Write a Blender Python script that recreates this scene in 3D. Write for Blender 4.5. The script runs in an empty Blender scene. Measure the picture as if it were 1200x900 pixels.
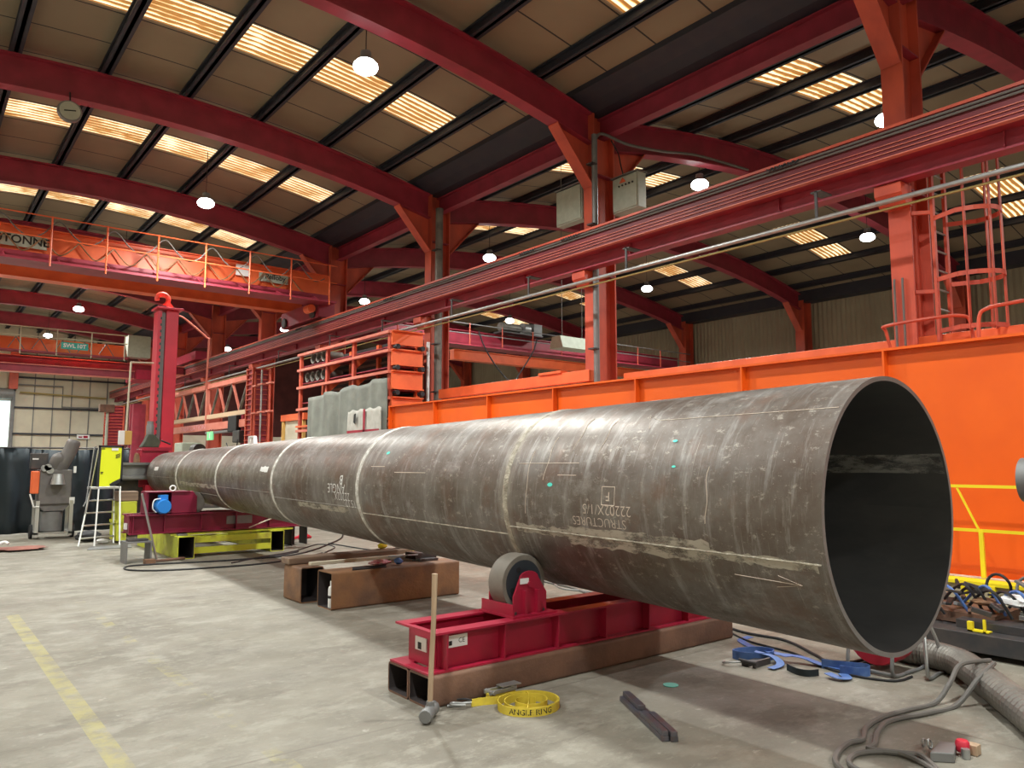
import bpy, math, random
from mathutils import Vector, Matrix
random.seed(7)
C = bpy.context.scene.collection
PI = math.pi
sc = bpy.context.scene
sc.view_settings.view_transform = 'Standard'; sc.view_settings.look = 'None'
sc.view_settings.gamma = 1; sc.view_settings.use_curve_mapping = False
sc.view_settings.exposure = 0.08
sc.cycles.use_denoising = True
sc.cycles.max_bounces = 7

# ------------------------------------------------------------------ materials
def mat(name, col, rough=.55, metal=0., col2=None, scale=3., amt=.5, bump=0., bscale=30., stretch=(1,1,1), emit=None, es=1., det=6., contrast=(.35,.65)):
    m = bpy.data.materials.new(name); m.use_nodes = True
    nt = m.node_tree; b = nt.nodes['Principled BSDF']
    b.inputs['Base Color'].default_value = (*col, 1); b.inputs['Roughness'].default_value = rough
    b.inputs['Metallic'].default_value = metal
    if emit:
        b.inputs['Emission Color'].default_value = (*emit, 1); b.inputs['Emission Strength'].default_value = es
    if col2 or bump:
        tc = nt.nodes.new('ShaderNodeTexCoord'); mp = nt.nodes.new('ShaderNodeMapping')
        mp.inputs['Scale'].default_value = stretch
        nt.links.new(tc.outputs['Object'], mp.inputs['Vector'])
    if col2:
        n = nt.nodes.new('ShaderNodeTexNoise'); n.inputs['Scale'].default_value = scale; n.inputs['Detail'].default_value = det
        nt.links.new(mp.outputs[0], n.inputs['Vector'])
        r = nt.nodes.new('ShaderNodeValToRGB')
        r.color_ramp.elements[0].position = contrast[0]; r.color_ramp.elements[1].position = contrast[1]
        r.color_ramp.elements[0].color = (*[a*(1-amt)+c*amt for a, c in zip(col, col2)], 1)
        r.color_ramp.elements[1].color = (*col, 1)
        nt.links.new(n.outputs['Fac'], r.inputs[0]); nt.links.new(r.outputs[0], b.inputs['Base Color'])
    if bump:
        n2 = nt.nodes.new('ShaderNodeTexNoise'); n2.inputs['Scale'].default_value = bscale
        nt.links.new(mp.outputs[0], n2.inputs['Vector'])
        bp = nt.nodes.new('ShaderNodeBump'); bp.inputs['Strength'].default_value = bump; bp.inputs['Distance'].default_value = .02
        nt.links.new(n2.outputs['Fac'], bp.inputs['Height']); nt.links.new(bp.outputs[0], b.inputs['Normal'])
    return m
M = {}
M['maroon'] = mat('maroon_paint', (.33, .030, .055), .5, 0, (.20, .02, .035), 2.5, .7)
M['railred'] = mat('shaded_runway_paint', (.20, .018, .028), .6, 0, (.10, .014, .02), 3, .8, stretch=(1, .4, 1))  # darker mottled maroon: shade on the channel face is put into the colour
M['slate'] = mat('backing_and_tube_shade', (.03, .022, .022), .7)  # rack backing, also the painted shade inside open tubes
M['columnred'] = mat('orange_red_paint', (.62, .10, .05), .5, 0, (.33, .05, .035), 2.2, .7, stretch=(1, 1, .5))
M['orange'] = mat('orange_paint', (.80, .115, .006), .42, 0, (.68, .085, .006), 1.5, .6)
M['craneorange'] = mat('crane_orange_paint', (.85, .16, .05), .45, 0, (.6, .09, .03), 2, .6)
M['salmon'] = mat('salmon_paint', (.68, .22, .16), .5, 0, (.55, .12, .08), 2, .6)
M['purlin'] = mat('purlin_steel', (.028, .031, .045), .6, .2, (.05, .045, .05), 3, .5)
M['steel'] = mat('galvanised_steel', (.42, .43, .43), .4, .7, (.3, .3, .3), 8, .6)
M['darksteel'] = mat('dark_steel', (.06, .06, .065), .5, .5, (.12, .1, .09), 6, .6)
M['cable'] = mat('grey_cable', (.13, .12, .11), .6)
M['black'] = mat('black_rubber', (.015, .015, .018), .6)
M['green'] = mat('lime_painted_steel', (.52, .56, .04), .5, 0, (.25, .2, .05), 5, .8, contrast=(.3, .5))
M['yellow'] = mat('yellow_paint', (.85, .68, .02), .45)
M['claret'] = mat('claret_paint', (.20, .008, .035), .4, 0, (.14, .008, .025), 4, .6)
M['crimson'] = mat('crimson_paint', (.37, .011, .04), .38, 0, (.24, .01, .03), 5, .6)
M['mastred'] = mat('mast_red_paint', (.62, .03, .06), .4, 0, (.45, .02, .045), 2, .6)
M['rust'] = mat('rusty_steel', (.20, .105, .068), .65, .1, (.11, .06, .042), 4, .9, .15, 40)
M['rustlight'] = mat('brown_primer_steel', (.30, .15, .07), .65, .1, (.14, .08, .055), 3, .9, .2, 30)
M['tyre'] = mat('worn_rubber_tyre', (.20, .18, .155), .6, 0, (.14, .12, .10), 10, .6)
M['hub'] = mat('wheel_hub', (.04, .048, .06), .45, .3)
M['cream'] = mat('cream_panel', (.62, .57, .44), .6, 0, (.5, .45, .36), 1.2, .6)
M['cabinet'] = mat('pale_grey_green_enamel', (.42, .46, .38), .45, 0, (.33, .36, .29), 9, .6)
M['white'] = mat('white_plastic', (.8, .8, .8), .4)
M['wood'] = mat('pale_hickory', (.46, .33, .22), .6, 0, (.3, .2, .13), 5, .7, stretch=(6, 6, .6))
M['plank'] = mat('old_timber', (.25, .17, .115), .7, 0, (.13, .08, .06), 3, .8, stretch=(.4, 5, 5))
M['tarp'] = mat('grey_tarpaulin', (.22, .23, .20), .75, 0, (.15, .155, .14), 3, .7, .4, 8)
M['curtain'] = mat('dark_welding_curtain', (.016, .028, .038), .6, 0, (.012, .02, .027), 2, .6)
M['blue'] = mat('motor_blue', (.02, .20, .62), .4)
M['strapblue'] = mat('blue_webbing', (.05, .12, .38), .6, 0, (.13, .24, .52), 12, .6)
M['strapyellow'] = mat('yellow_webbing', (.72, .56, .05), .6, 0, (.5, .38, .05), 14, .6)
M['ink'] = mat('black_ink', (.012, .012, .012), .6)
M['chalk'] = mat('chalk', (.60, .50, .42), .8)
M['duct'] = mat('silver_duct', (.22, .205, .18), .5, .3, (.11, .10, .09), 4, .8)
M['grey'] = mat('mid_grey_paint', (.2, .2, .2), .5, .2, (.14, .14, .14), 5, .6)
M['alu'] = mat('aluminium', (.6, .6, .58), .35, .8)
M['fumegrey'] = mat('fume_unit_grey', (.12, .11, .11), .5, .1, (.2, .18, .17), 5, .6)
M['screen'] = mat('yellow_screen_panel', (.80, .86, .02), .4)
M['greensign'] = mat('green_sign', (.2, .65, .3), .5, emit=(.25, .8, .35), es=.25)
M['tealsign'] = mat('teal_sign', (.03, .42, .38), .5)
M['redcloth'] = mat('brown_cloth', (.30, .12, .09), .8, 0, (.18, .06, .05), 6, .7)
M['pink'] = mat('pink_rag', (.6, .12, .2), .8, 0, (.8, .6, .6), 25, .9)
M['cyan'] = mat('cyan_spot', (.10, .72, .62), .5)
M['bead'] = mat('weld_metal', (.50, .46, .38), .5, .3, (.22, .19, .15), 14, .9, .5, 60)
M['chalkband'] = mat('whitened_weld', (.74, .73, .70), .6, .1, (.38, .36, .33), 18, .9, .4, 60)
M['dullbead'] = mat('dull_weld', (.24, .22, .19), .5, .3, (.15, .13, .11), 14, .8)
M['offwhite'] = mat('soiled_white_cloth', (.50, .49, .45), .8, 0, (.35, .34, .3), 6, .6)
M['brush'] = mat('brushed_weld_zone', (.36, .34, .31), .5, .4, (.2, .18, .16), 9, .8, stretch=(4, .4, 4))
def patchy(name, col, thr, stretch):
    m = mat(name, col, .5, .4); nt = m.node_tree; b = nt.nodes['Principled BSDF']
    tc = nt.nodes.new('ShaderNodeTexCoord'); mp = nt.nodes.new('ShaderNodeMapping'); mp.inputs['Scale'].default_value = stretch
    nt.links.new(tc.outputs['Object'], mp.inputs[0]); n = nt.nodes.new('ShaderNodeTexNoise'); n.inputs['Scale'].default_value = 5; n.inputs['Detail'].default_value = 9; n.inputs['Roughness'].default_value = .7
    nt.links.new(mp.outputs[0], n.inputs['Vector']); r = nt.nodes.new('ShaderNodeValToRGB'); e = r.color_ramp.elements
    e[0].position = thr; e[0].color = (0, 0, 0, 1); e[1].position = thr+.16; e[1].color = (1, 1, 1, 1)
    nt.links.new(n.outputs['Fac'], r.inputs[0]); nt.links.new(r.outputs[0], b.inputs['Alpha']); return m
M['brush'] = patchy('ground_plate', (.42, .38, .32), .36, (3, 1.2, 3))
M['borebrush'] = patchy('ground_bore', (.34, .33, .31), .40, (3, .9, 3))
M['bar'] = mat('cold_steel_bar', (.13, .15, .19), .4, .6, (.17, .10, .085), 7, .8)
M['lens'] = mat('lamp_lens', (1, 1, 1), .4, emit=(.95, 1, .97), es=12.)
M['daylight'] = mat('daylight_pane', (.8, .9, .85), .4, emit=(.80, 1, .93), es=1.3)
M['kraft'] = mat('ochre_crate', (.6, .36, .1), .6)
M['kraftcable'] = mat('tan_festoon_cable', (.30, .17, .08), .6)
M['hook'] = mat('hook_red', (.85, .07, .04), .4)

# corrugated amber rooflight: the sheet is stained in bands along each corrugation
def rooflight_mat():
    m = bpy.data.materials.new('amber_rooflight'); m.use_nodes = True; nt = m.node_tree
    b = nt.nodes['Principled BSDF']; b.inputs['Base Color'].default_value = (.5, .35, .15, 1)
    tc = nt.nodes.new('ShaderNodeTexCoord'); sx = nt.nodes.new('ShaderNodeSeparateXYZ'); nt.links.new(tc.outputs['Object'], sx.inputs[0])
    n = nt.nodes.new('ShaderNodeTexNoise'); n.inputs['Scale'].default_value = 1.3; nt.links.new(tc.outputs['Object'], n.inputs['Vector'])
    a = nt.nodes.new('ShaderNodeMath'); a.operation = 'MULTIPLY_ADD'; a.inputs[1].default_value = 2*PI/.157
    sc_ = nt.nodes.new('ShaderNodeMath'); sc_.operation = 'MULTIPLY'; sc_.inputs[1].default_value = 5.
    nt.links.new(n.outputs['Fac'], sc_.inputs[0])
    nt.links.new(sx.outputs['Y'], a.inputs[0]); nt.links.new(sc_.outputs[0], a.inputs[2])
    s = nt.nodes.new('ShaderNodeMath'); s.operation = 'SINE'; nt.links.new(a.outputs[0], s.inputs[0])
    n2 = nt.nodes.new('ShaderNodeTexNoise'); n2.inputs['Scale'].default_value = 5; nt.links.new(tc.outputs['Object'], n2.inputs['Vector'])
    ad = nt.nodes.new('ShaderNodeMath'); ad.operation = 'ADD'; nt.links.new(s.outputs[0], ad.inputs[0]); nt.links.new(n2.outputs['Fac'], ad.inputs[1])
    r = nt.nodes.new('ShaderNodeValToRGB'); e = r.color_ramp.elements
    e[0].position = 0.0; e[0].color = (.20, .065, .01, 1); e[1].position = .98; e[1].color = (1, .88, .58, 1)
    x = e.new(.42); x.color = (.66, .33, .08, 1)
    nt.links.new(ad.outputs[0], r.inputs[0]); nt.links.new(r.outputs[0], b.inputs['Emission Color'])
    b.inputs['Emission Strength'].default_value = 1.35
    return m
M['rooflight'] = rooflight_mat()

def ceiling_mat():
    m = mat('roof_lining_board', (.27, .21, .135), .7, 0, (.20, .155, .10), .8, .6); nt = m.node_tree; b = nt.nodes['Principled BSDF']
    src = b.inputs['Base Color'].links[0].from_socket
    tc = nt.nodes.new('ShaderNodeTexCoord'); sx = nt.nodes.new('ShaderNodeSeparateXYZ'); nt.links.new(tc.outputs['Object'], sx.inputs[0])
    a = nt.nodes.new('ShaderNodeMath'); a.operation = 'ADD'; a.inputs[1].default_value = 122-19.42
    nt.links.new(sx.outputs['Y'], a.inputs[0])
    mo = nt.nodes.new('ShaderNodeMath'); mo.operation = 'MODULO'; mo.inputs[1].default_value = 1.22; nt.links.new(a.outputs[0], mo.inputs[0])
    lt = nt.nodes.new('ShaderNodeMath'); lt.operation = 'LESS_THAN'; lt.inputs[1].default_value = .035; nt.links.new(mo.outputs[0], lt.inputs[0])
    mx = nt.nodes.new('ShaderNodeMix'); mx.data_type = 'RGBA'
    nt.links.new(lt.outputs[0], mx.inputs['Factor']); nt.links.new(src, mx.inputs[6]); mx.inputs[7].default_value = (.02, .018, .018, 1)
    nt.links.new(mx.outputs[2], b.inputs['Base Color'])
    return m
M['ceiling'] = ceiling_mat()

def floor_mat():
    m = bpy.data.materials.new('worn_concrete'); m.use_nodes = True; nt = m.node_tree; N = nt.nodes; L = nt.links
    b = N['Principled BSDF']; tc = N.new('ShaderNodeTexCoord')
    def noise(s, d=8, st=(1, 1, 1), rough=.6):
        mp = N.new('ShaderNodeMapping'); mp.inputs['Scale'].default_value = st; L.new(tc.outputs['Object'], mp.inputs[0])
        n = N.new('ShaderNodeTexNoise'); n.inputs['Scale'].default_value = s; n.inputs['Detail'].default_value = d; n.inputs['Roughness'].default_value = rough
        L.new(mp.outputs[0], n.inputs['Vector']); return n.outputs['Fac']
    def ramp(f, p0, c0, p1, c1):
        r = N.new('ShaderNodeValToRGB'); e = r.color_ramp.elements
        e[0].position = p0; e[0].color = (*c0, 1); e[1].position = p1; e[1].color = (*c1, 1); L.new(f, r.inputs[0]); return r.outputs[0]
    def mix(f, a, c, mode='MIX'):
        x = N.new('ShaderNodeMix'); x.data_type = 'RGBA'; x.blend_type = mode
        if isinstance(f, float): x.inputs['Factor'].default_value = f
        else: L.new(f, x.inputs['Factor'])
        L.new(a, x.inputs[6])
        if isinstance(c, tuple): x.inputs[7].default_value = (*c, 1)
        else: L.new(c, x.inputs[7])
        return x.outputs[2]
    base = ramp(noise(.9, 10, (1, 1, 1), .65), .34, (.155, .138, .110), .60, (.235, .215, .175))
    sm = noise(3.1, 11, (.85, 1.25, 1), .72); base = mix(ramp(sm, .50, (0, 0, 0), .60, (.7, .7, .7)), base, (.29, .272, .228))
    st = noise(1.5, 10, (.7, 1.4, 1), .72); base = mix(ramp(st, .54, (0, 0, 0), .66, (.7, .7, .7)), base, (.12, .103, .082))
    dk = noise(.55, 6, (1, 1, 1), .55); base = mix(ramp(dk, .50, (0, 0, 0), .66, (.45, .45, .45)), base, (.135, .118, .094))
    sc2 = noise(8, 9, (.8, 1.6, 1), .8); base = mix(ramp(sc2, .56, (0, 0, 0), .64, (.5, .5, .5)), base, (.33, .31, .26))
    cr = noise(2.2, 12, (.35, 1.9, 1), .78); base = mix(ramp(cr, .60, (0, 0, 0), .66, (.5, .5, .5)), base, (.085, .072, .058))
    fi = noise(22, 5, (1, 1, 1), .7); base = mix(ramp(fi, .60, (0, 0, 0), .75, (.35, .35, .35)), base, (.12, .10, .085))
    sp = noise(9, 4, (1, 1, 1), .6); base = mix(ramp(sp, .66, (0, 0, 0), .74, (.6, .6, .6)), base, (.40, .38, .33))
    sx = N.new('ShaderNodeSeparateXYZ'); L.new(tc.outputs['Object'], sx.inputs[0])
    def band(sock, lo, hi):
        g = N.new('ShaderNodeMath'); g.operation = 'GREATER_THAN'; g.inputs[1].default_value = lo; L.new(sock, g.inputs[0])
        l = N.new('ShaderNodeMath'); l.operation = 'LESS_THAN'; l.inputs[1].default_value = hi; L.new(sock, l.inputs[0])
        k = N.new('ShaderNodeMath'); k.operation = 'MULTIPLY'; L.new(g.outputs[0], k.inputs[0]); L.new(l.outputs[0], k.inputs[1]); return k.outputs[0]
    def mul(a, c):
        k = N.new('ShaderNodeMath'); k.operation = 'MULTIPLY'; L.new(a, k.inputs[0])
        if isinstance(c, float): k.inputs[1].default_value = c
        else: L.new(c, k.inputs[1])
        return k.outputs[0]
    wear = noise(5, 8, (1, 1, 1), .75)
    w1 = ramp(wear, .40, (.1, .1, .1), .56, (.9, .9, .9)); w2 = ramp(noise(1.3, 9, (1, 1, 1), .8), .52, (0, 0, 0), .62, (.8, .8, .8))
    l1 = mul(mul(band(sx.outputs['X'], .955, 1.07), band(sx.outputs['Y'], -3, 9.7)), w1)
    l2 = mul(mul(band(sx.outputs['X'], 1.66, 1.76), band(sx.outputs['Y'], -3, 10.2)), w2)
    base = mix(mul(l1, .8), base, (.34, .30, .115)); base = mix(mul(l2, .75), base, (.33, .29, .12))
    # saw-cut joints in the slab
    for s, p in ((sx.outputs['Y'], 4.2), (sx.outputs['X'], -1.)):
        a = N.new('ShaderNodeMath'); a.operation = 'SUBTRACT'; L.new(s, a.inputs[0]); a.inputs[1].default_value = p-60
        w = N.new('ShaderNodeMath'); w.operation = 'MODULO'; w.inputs[1].default_value = 6.; L.new(a.outputs[0], w.inputs[0])
        base = mix(mul(band(w.outputs[0], 0., .018), .5), base, (.13, .11, .09))
    L.new(base, b.inputs['Base Color'])
    L.new(ramp(noise(2, 6), .35, (.55, .55, .55), .65, (.8, .8, .8)), b.inputs['Roughness'])
    bp = N.new('ShaderNodeBump'); bp.inputs['Strength'].default_value = .25; bp.inputs['Distance'].default_value = .02
    L.new(noise(14, 8), bp.inputs['Height']); L.new(bp.outputs[0], b.inputs['Normal'])
    return m
M['floor'] = floor_mat()

# mill-scaled plate rolled into a tube: pattern laid out in (angle, length)
PX, PY0, PZ, PR, PL, PDR, PDX, PDZ = 4.366, 2.027, 1.315, .774, 2.69, .0516, .0538, .0063
def pipe_mat(inner=False):
    m = bpy.data.materials.new('bore_plate' if inner else 'mill_scale_plate'); m.use_nodes = True; nt = m.node_tree; N = nt.nodes; L = nt.links
    b = N['Principled BSDF']; tc = N.new('ShaderNodeTexCoord'); sx = N.new('ShaderNodeSeparateXYZ'); L.new(tc.outputs['Object'], sx.inputs[0])
    def m_(op, a, c=None, d=None):
        k = N.new('ShaderNodeMath'); k.operation = op
        for i, v in enumerate((a, c, d)):
            if v is None: continue
            if isinstance(v, (int, float)): k.inputs[i].default_value = v
            else: L.new(v, k.inputs[i])
        return k.outputs[0]
    y = sx.outputs['Y']
    x = m_('SUBTRACT', sx.outputs['X'], m_('MULTIPLY', y, .02)); z = m_('SUBTRACT', sx.outputs['Z'], m_('MULTIPLY', y, .0023))
    th = m_('ARCTAN2', z, m_('MULTIPLY', x, -1))          # seam of the angle on the far side
    def tex(s, sa, sy, d=7, rough=.65):
        cb = N.new('ShaderNodeCombineXYZ'); L.new(m_('MULTIPLY', th, sa), cb.inputs[0]); L.new(m_('MULTIPLY', y, sy), cb.inputs[1])
        n = N.new('ShaderNodeTexNoise'); n.inputs['Scale'].default_value = s; n.inputs['Detail'].default_value = d; n.inputs['Roughness'].default_value = rough
        L.new(cb.outputs[0], n.inputs['Vector']); return n.outputs['Fac']
    def ramp(f, p0, c0, p1, c1):
        r = N.new('ShaderNodeValToRGB'); e = r.color_ramp.elements
        e[0].position = p0; e[0].color = (*c0, 1); e[1].position = p1; e[1].color = (*c1, 1); L.new(f, r.inputs[0]); return r.outputs[0]
    def mix(f, a, c):
        k = N.new('ShaderNodeMix'); k.data_type = 'RGBA'; L.new(f, k.inputs['Factor']); L.new(a, k.inputs[6])
        if isinstance(c, tuple): k.inputs[7].default_value = (*c, 1)
        else: L.new(c, k.inputs[7])
        return k.outputs[2]
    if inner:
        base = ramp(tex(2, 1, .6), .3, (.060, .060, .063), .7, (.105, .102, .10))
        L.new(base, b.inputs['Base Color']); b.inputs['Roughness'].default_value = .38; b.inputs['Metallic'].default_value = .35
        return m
    base = ramp(tex(1.2, .8, 1.0, 8), .36, (.110, .078, .060), .62, (.215, .198, .185))
    streak = tex(2.2, .45, 4, 7, .75); base = mix(ramp(streak, .52, (0, 0, 0), .66, (.65, .65, .65)), base, (.38, .37, .36))
    blot = tex(1.0, 1.0, .8, 9, .75); base = mix(ramp(blot, .54, (0, 0, 0), .62, (.5, .5, .5)), base, (.37, .36, .35))
    flak = tex(9, 1.2, 1.0, 6, .8); base = mix(ramp(flak, .57, (0, 0, 0), .64, (.55, .55, .55)), base, (.48, .45, .40))
    flak2 = tex(26, 1.6, 1.0, 4, .8); base = mix(ramp(flak2, .64, (0, 0, 0), .70, (.6, .6, .6)), base, (.56, .53, .48))
    rows = tex(7, 3.2, .6, 6, .8); base = mix(ramp(rows, .63, (0, 0, 0), .68, (.5, .5, .5)), base, (.06, .05, .042))
    rust = tex(1.1, 1.0, 1.2, 8, .7); base = mix(ramp(rust, .52, (0, 0, 0), .64, (.7, .7, .7)), base, (.165, .095, .068))
    scr = tex(11, .12, 14, 3, .5); base = mix(ramp(scr, .68, (0, 0, 0), .74, (.6, .6, .6)), base, (.50, .47, .43))
    # ground-back bright zone on both sides of every circumferential weld
    k = m_('DIVIDE', y, PL); fr = m_('ABSOLUTE', m_('SUBTRACT', k, m_('ROUND', k, 0)))
    edge = m_('SUBTRACT', 1, m_('MULTIPLY', fr, 26)); near = m_('MULTIPLY', m_('MAXIMUM', edge, 0), ramp(tex(4, 1, 5), .35, (.2, .2, .2), .6, (1, 1, 1)))
    gate = m_('GREATER_THAN', y, 1.0)
    base = mix(m_('MULTIPLY', m_('MULTIPLY', near, gate), .8), base, (.45, .42, .37))
    L.new(base, b.inputs['Base Color'])
    b.inputs['Metallic'].default_value = .62
    L.new(ramp(tex(5, 1, 2), .3, (.36, .36, .36), .7, (.56, .56, .56)), b.inputs['Roughness'])
    bp = N.new('ShaderNodeBump'); bp.inputs['Strength'].default_value = .12; bp.inputs['Distance'].default_value = .01
    L.new(tex(12, 1, 1.5), bp.inputs['Height']); L.new(bp.outputs[0], b.inputs['Normal'])
    return m
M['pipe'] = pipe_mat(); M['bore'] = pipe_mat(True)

# ------------------------------------------------------------------ mesh builder
def origin(o):
    v = Vector((0, 0, 0))
    while o: v = v + o.location; o = o.parent
    return v
class MB:
    def __init__(s): s.v = []; s.f = []
    def add(s, vs, fs):
        n = len(s.v); s.v += [tuple(v) for v in vs]; s.f += [tuple(i+n for i in f) for f in fs]; return s
    def box(s, x0, y0, z0, x1, y1, z1):
        return s.add([(x0,y0,z0),(x1,y0,z0),(x1,y1,z0),(x0,y1,z0),(x0,y0,z1),(x1,y0,z1),(x1,y1,z1),(x0,y1,z1)],
                     [(0,3,2,1),(4,5,6,7),(0,1,5,4),(1,2,6,5),(2,3,7,6),(3,0,4,7)])
    def bar(s, p, q, w, h=None, up=(0,0,1)):
        h = h or w; p = Vector(p); q = Vector(q); d = (q-p).normalized(); u = Vector(up)
        if abs(d.dot(u)) > .97: u = Vector((0,1,0)) if abs(d.y) < .9 else Vector((1,0,0))
        a = d.cross(u).normalized()*w/2; c = a.cross(d).normalized()*h/2
        vs = [e+i*a+j*c for e in (p, q) for i, j in ((-1,-1),(1,-1),(1,1),(-1,1))]
        return s.add(vs, [(3,2,1,0),(4,5,6,7),(0,1,5,4),(1,2,6,5),(2,3,7,6),(3,0,4,7)])
    def tube(s, pts, r, n=8, closed=False, ell=1.):
        P = [Vector(p) for p in pts]; k = len(P); vs = []; prev = None
        for i in range(k):
            if closed: d = P[(i+1) % k]-P[i-1]
            else: d = P[min(i+1, k-1)]-P[max(i-1, 0)]
            d.normalize()
            if prev is None:
                u = Vector((0,0,1)) if abs(d.z) < .9 else Vector((1,0,0)); a = d.cross(u).normalized()
            else: a = (prev-d*prev.dot(d)).normalized()
            prev = a; b = d.cross(a); rr = r[i] if isinstance(r, (list, tuple)) else r
            vs += [P[i]+rr*(math.cos(2*PI*j/n)*a+ell*math.sin(2*PI*j/n)*b) for j in range(n)]
        fs = [(i*n+j, i*n+(j+1) % n, ((i+1) % k)*n+(j+1) % n, ((i+1) % k)*n+j) for i in range(k if closed else k-1) for j in range(n)]
        if not closed: fs += [tuple(range(n))[::-1], tuple(range((k-1)*n, k*n))]
        return s.add(vs, fs)
    def lathe(s, prof, c, axis='z', n=24):
        # prof: list of (r, h)
        c = Vector(c); vs = []
        A = {'z': (Vector((1,0,0)), Vector((0,1,0)), Vector((0,0,1))), 'y': (Vector((1,0,0)), Vector((0,0,-1)), Vector((0,1,0))), 'x': (Vector((0,1,0)), Vector((0,0,1)), Vector((1,0,0)))}[axis]
        for r, h in prof: vs += [c+A[2]*h+r*(math.cos(2*PI*j/n)*A[0]+math.sin(2*PI*j/n)*A[1]) for j in range(n)]
        k = len(prof)
        fs = [(i*n+j, i*n+(j+1) % n, (i+1)*n+(j+1) % n, (i+1)*n+j) for i in range(k-1) for j in range(n)]
        fs += [tuple(range(n))[::-1], tuple(range((k-1)*n, k*n))]
        return s.add(vs, fs)
    def prism(s, poly, axis, a0, a1):
        # poly in the two remaining axes; extruded along axis from a0 to a1
        def P(u, v, w): return {'x': (w, u, v), 'y': (u, w, v), 'z': (u, v, w)}[axis]
        n = len(poly); vs = [P(u, v, a0) for u, v in poly]+[P(u, v, a1) for u, v in poly]
        return s.add(vs, [tuple(range(n))[::-1], tuple(range(n, 2*n))]+[(i, (i+1) % n, n+(i+1) % n, n+i) for i in range(n)])
    def hollow(s, x0, y0, z0, x1, y1, z1, t, axis='x', r=.0):
        # square tube, both ends open
        lo = {'x': (y0, z0, y1, z1, x0, x1), 'y': (x0, z0, x1, z1, y0, y1)}[axis]; u0, v0, u1, v1, a0, a1 = lo
        def ring(u0, v0, u1, v1, rr):
            o = []
            for cx, cy, st in ((u1-rr, v1-rr, 0), (u0+rr, v1-rr, 90), (u0+rr, v0+rr, 180), (u1-rr, v0+rr, 270)):
                for k in range(4):
                    t_ = math.radians(st+30*k); o.append((cx+rr*math.cos(t_), cy+rr*math.sin(t_)))
            return o
        rr = r or .02; o = ring(u0, v0, u1, v1, rr); i = ring(u0+t, v0+t, u1-t, v1-t, max(rr-t, .002)); n = len(o)
        def P(u, v, w): return (w, u, v) if axis == 'x' else (u, w, v)
        vs = [P(*p, a) for a in (a0, a1) for q in (o, i) for p in q]
        fs = []
        for j in range(n):
            k = (j+1) % n
            fs += [(j, k, 2*n+k, 2*n+j), (n+k, n+j, 3*n+j, 3*n+k), (j, n+j, n+k, k), (2*n+k, 3*n+k, 3*n+j, 2*n+j)]
        return s.add(vs, fs)
    def sweepbox(s, pts, y0, y1, d0, d1):
        # curved flat bar: pts (x, z) polyline, thickness from d0 to d1 above it
        vs = []
        for x, z in pts: vs += [(x,y0,z+d0),(x,y1,z+d0),(x,y1,z+d1),(x,y0,z+d1)]
        n = len(pts); fs = [(0,1,2,3), (4*n-1,4*n-2,4*n-3,4*n-4)]
        for i in range(n-1):
            a = 4*i
            for j in range(4): fs.append((a+j, a+4+j, a+4+(j+1) % 4, a+(j+1) % 4))
        return s.add(vs, fs)
    def build(s, name, m, parent=None, loc=None, smooth=False, bevel=0., **tags):
        me = bpy.data.meshes.new(name); o = bpy.data.objects.new(name, me); C.objects.link(o)
        if parent: o.parent = parent
        elif loc is not None: o.location = loc
        off = origin(o)
        me.from_pydata([tuple(Vector(v)-off) for v in s.v], [], s.f); me.update()
        me.materials.append(M[m] if isinstance(m, str) else m)
        if smooth:
            me.shade_smooth()
            try: me.set_sharp_from_angle(angle=math.radians(40))
            except Exception: pass
        if bevel:
            b = o.modifiers.new('bevel', 'BEVEL'); b.width = bevel; b.segments = 2; b.limit_method = 'ANGLE'
        for k, v in tags.items(): o[k] = v
        return o
def B(*a): return MB().box(*a)
def thing(name, label, cat, loc=(0, 0, 0), group=None):
    o = bpy.data.objects.new(name, None); C.objects.link(o); o.location = loc; o['label'] = label; o['category'] = cat
    if group: o['group'] = group
    return o
def tag(o, label, cat, group=None):
    o['label'] = label; o['category'] = cat
    if group: o['group'] = group
    return o
def dup(root, delta, label):
    r = root.copy(); C.objects.link(r); r.location = root.location+Vector(delta); r['label'] = label
    for ch in list(root.children):
        c = ch.copy(); C.objects.link(c); c.parent = r
        for g in list(ch.children):
            d = g.copy(); C.objects.link(d); d.parent = c
    return r
def text(body, size, m, parent, fn, name='lettering', bold=0.):
    """lettering as flat mesh; fn(u, v) -> world point, u along the line, v up the letter"""
    cu = bpy.data.curves.new('t', 'FONT'); cu.body = body; cu.size = size; cu.align_x = 'CENTER'; cu.align_y = 'CENTER'
    cu.resolution_u = 3; cu.offset = bold
    t = bpy.data.objects.new('t', cu); me = bpy.data.meshes.new_from_object(t)
    mb = MB(); mb.v = [tuple(fn(v.co.x, v.co.y)) for v in me.vertices]; mb.f = [tuple(p.vertices) for p in me.polygons]
    bpy.data.objects.remove(t); bpy.data.curves.remove(cu); bpy.data.meshes.remove(me)
    return mb.build(name, m, parent)
def smooth_path(pts, n=6):
    P = [Vector(p) for p in pts]; out = []
    for i in range(len(P)-1):
        p0 = P[max(i-1, 0)]; p1 = P[i]; p2 = P[i+1]; p3 = P[min(i+2, len(P)-1)]
        for k in range(n):
            t = k/n; out.append(.5*((2*p1)+(p2-p0)*t+(2*p0-5*p1+4*p2-p3)*t*t+(3*p1-p0-3*p2+p3)*t**3))
    out.append(P[-1]); return out
ORD = ['first', 'second', 'third', 'fourth', 'fifth', 'sixth', 'seventh', 'eighth', 'ninth', 'tenth', 'eleventh', 'twelfth']

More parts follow.
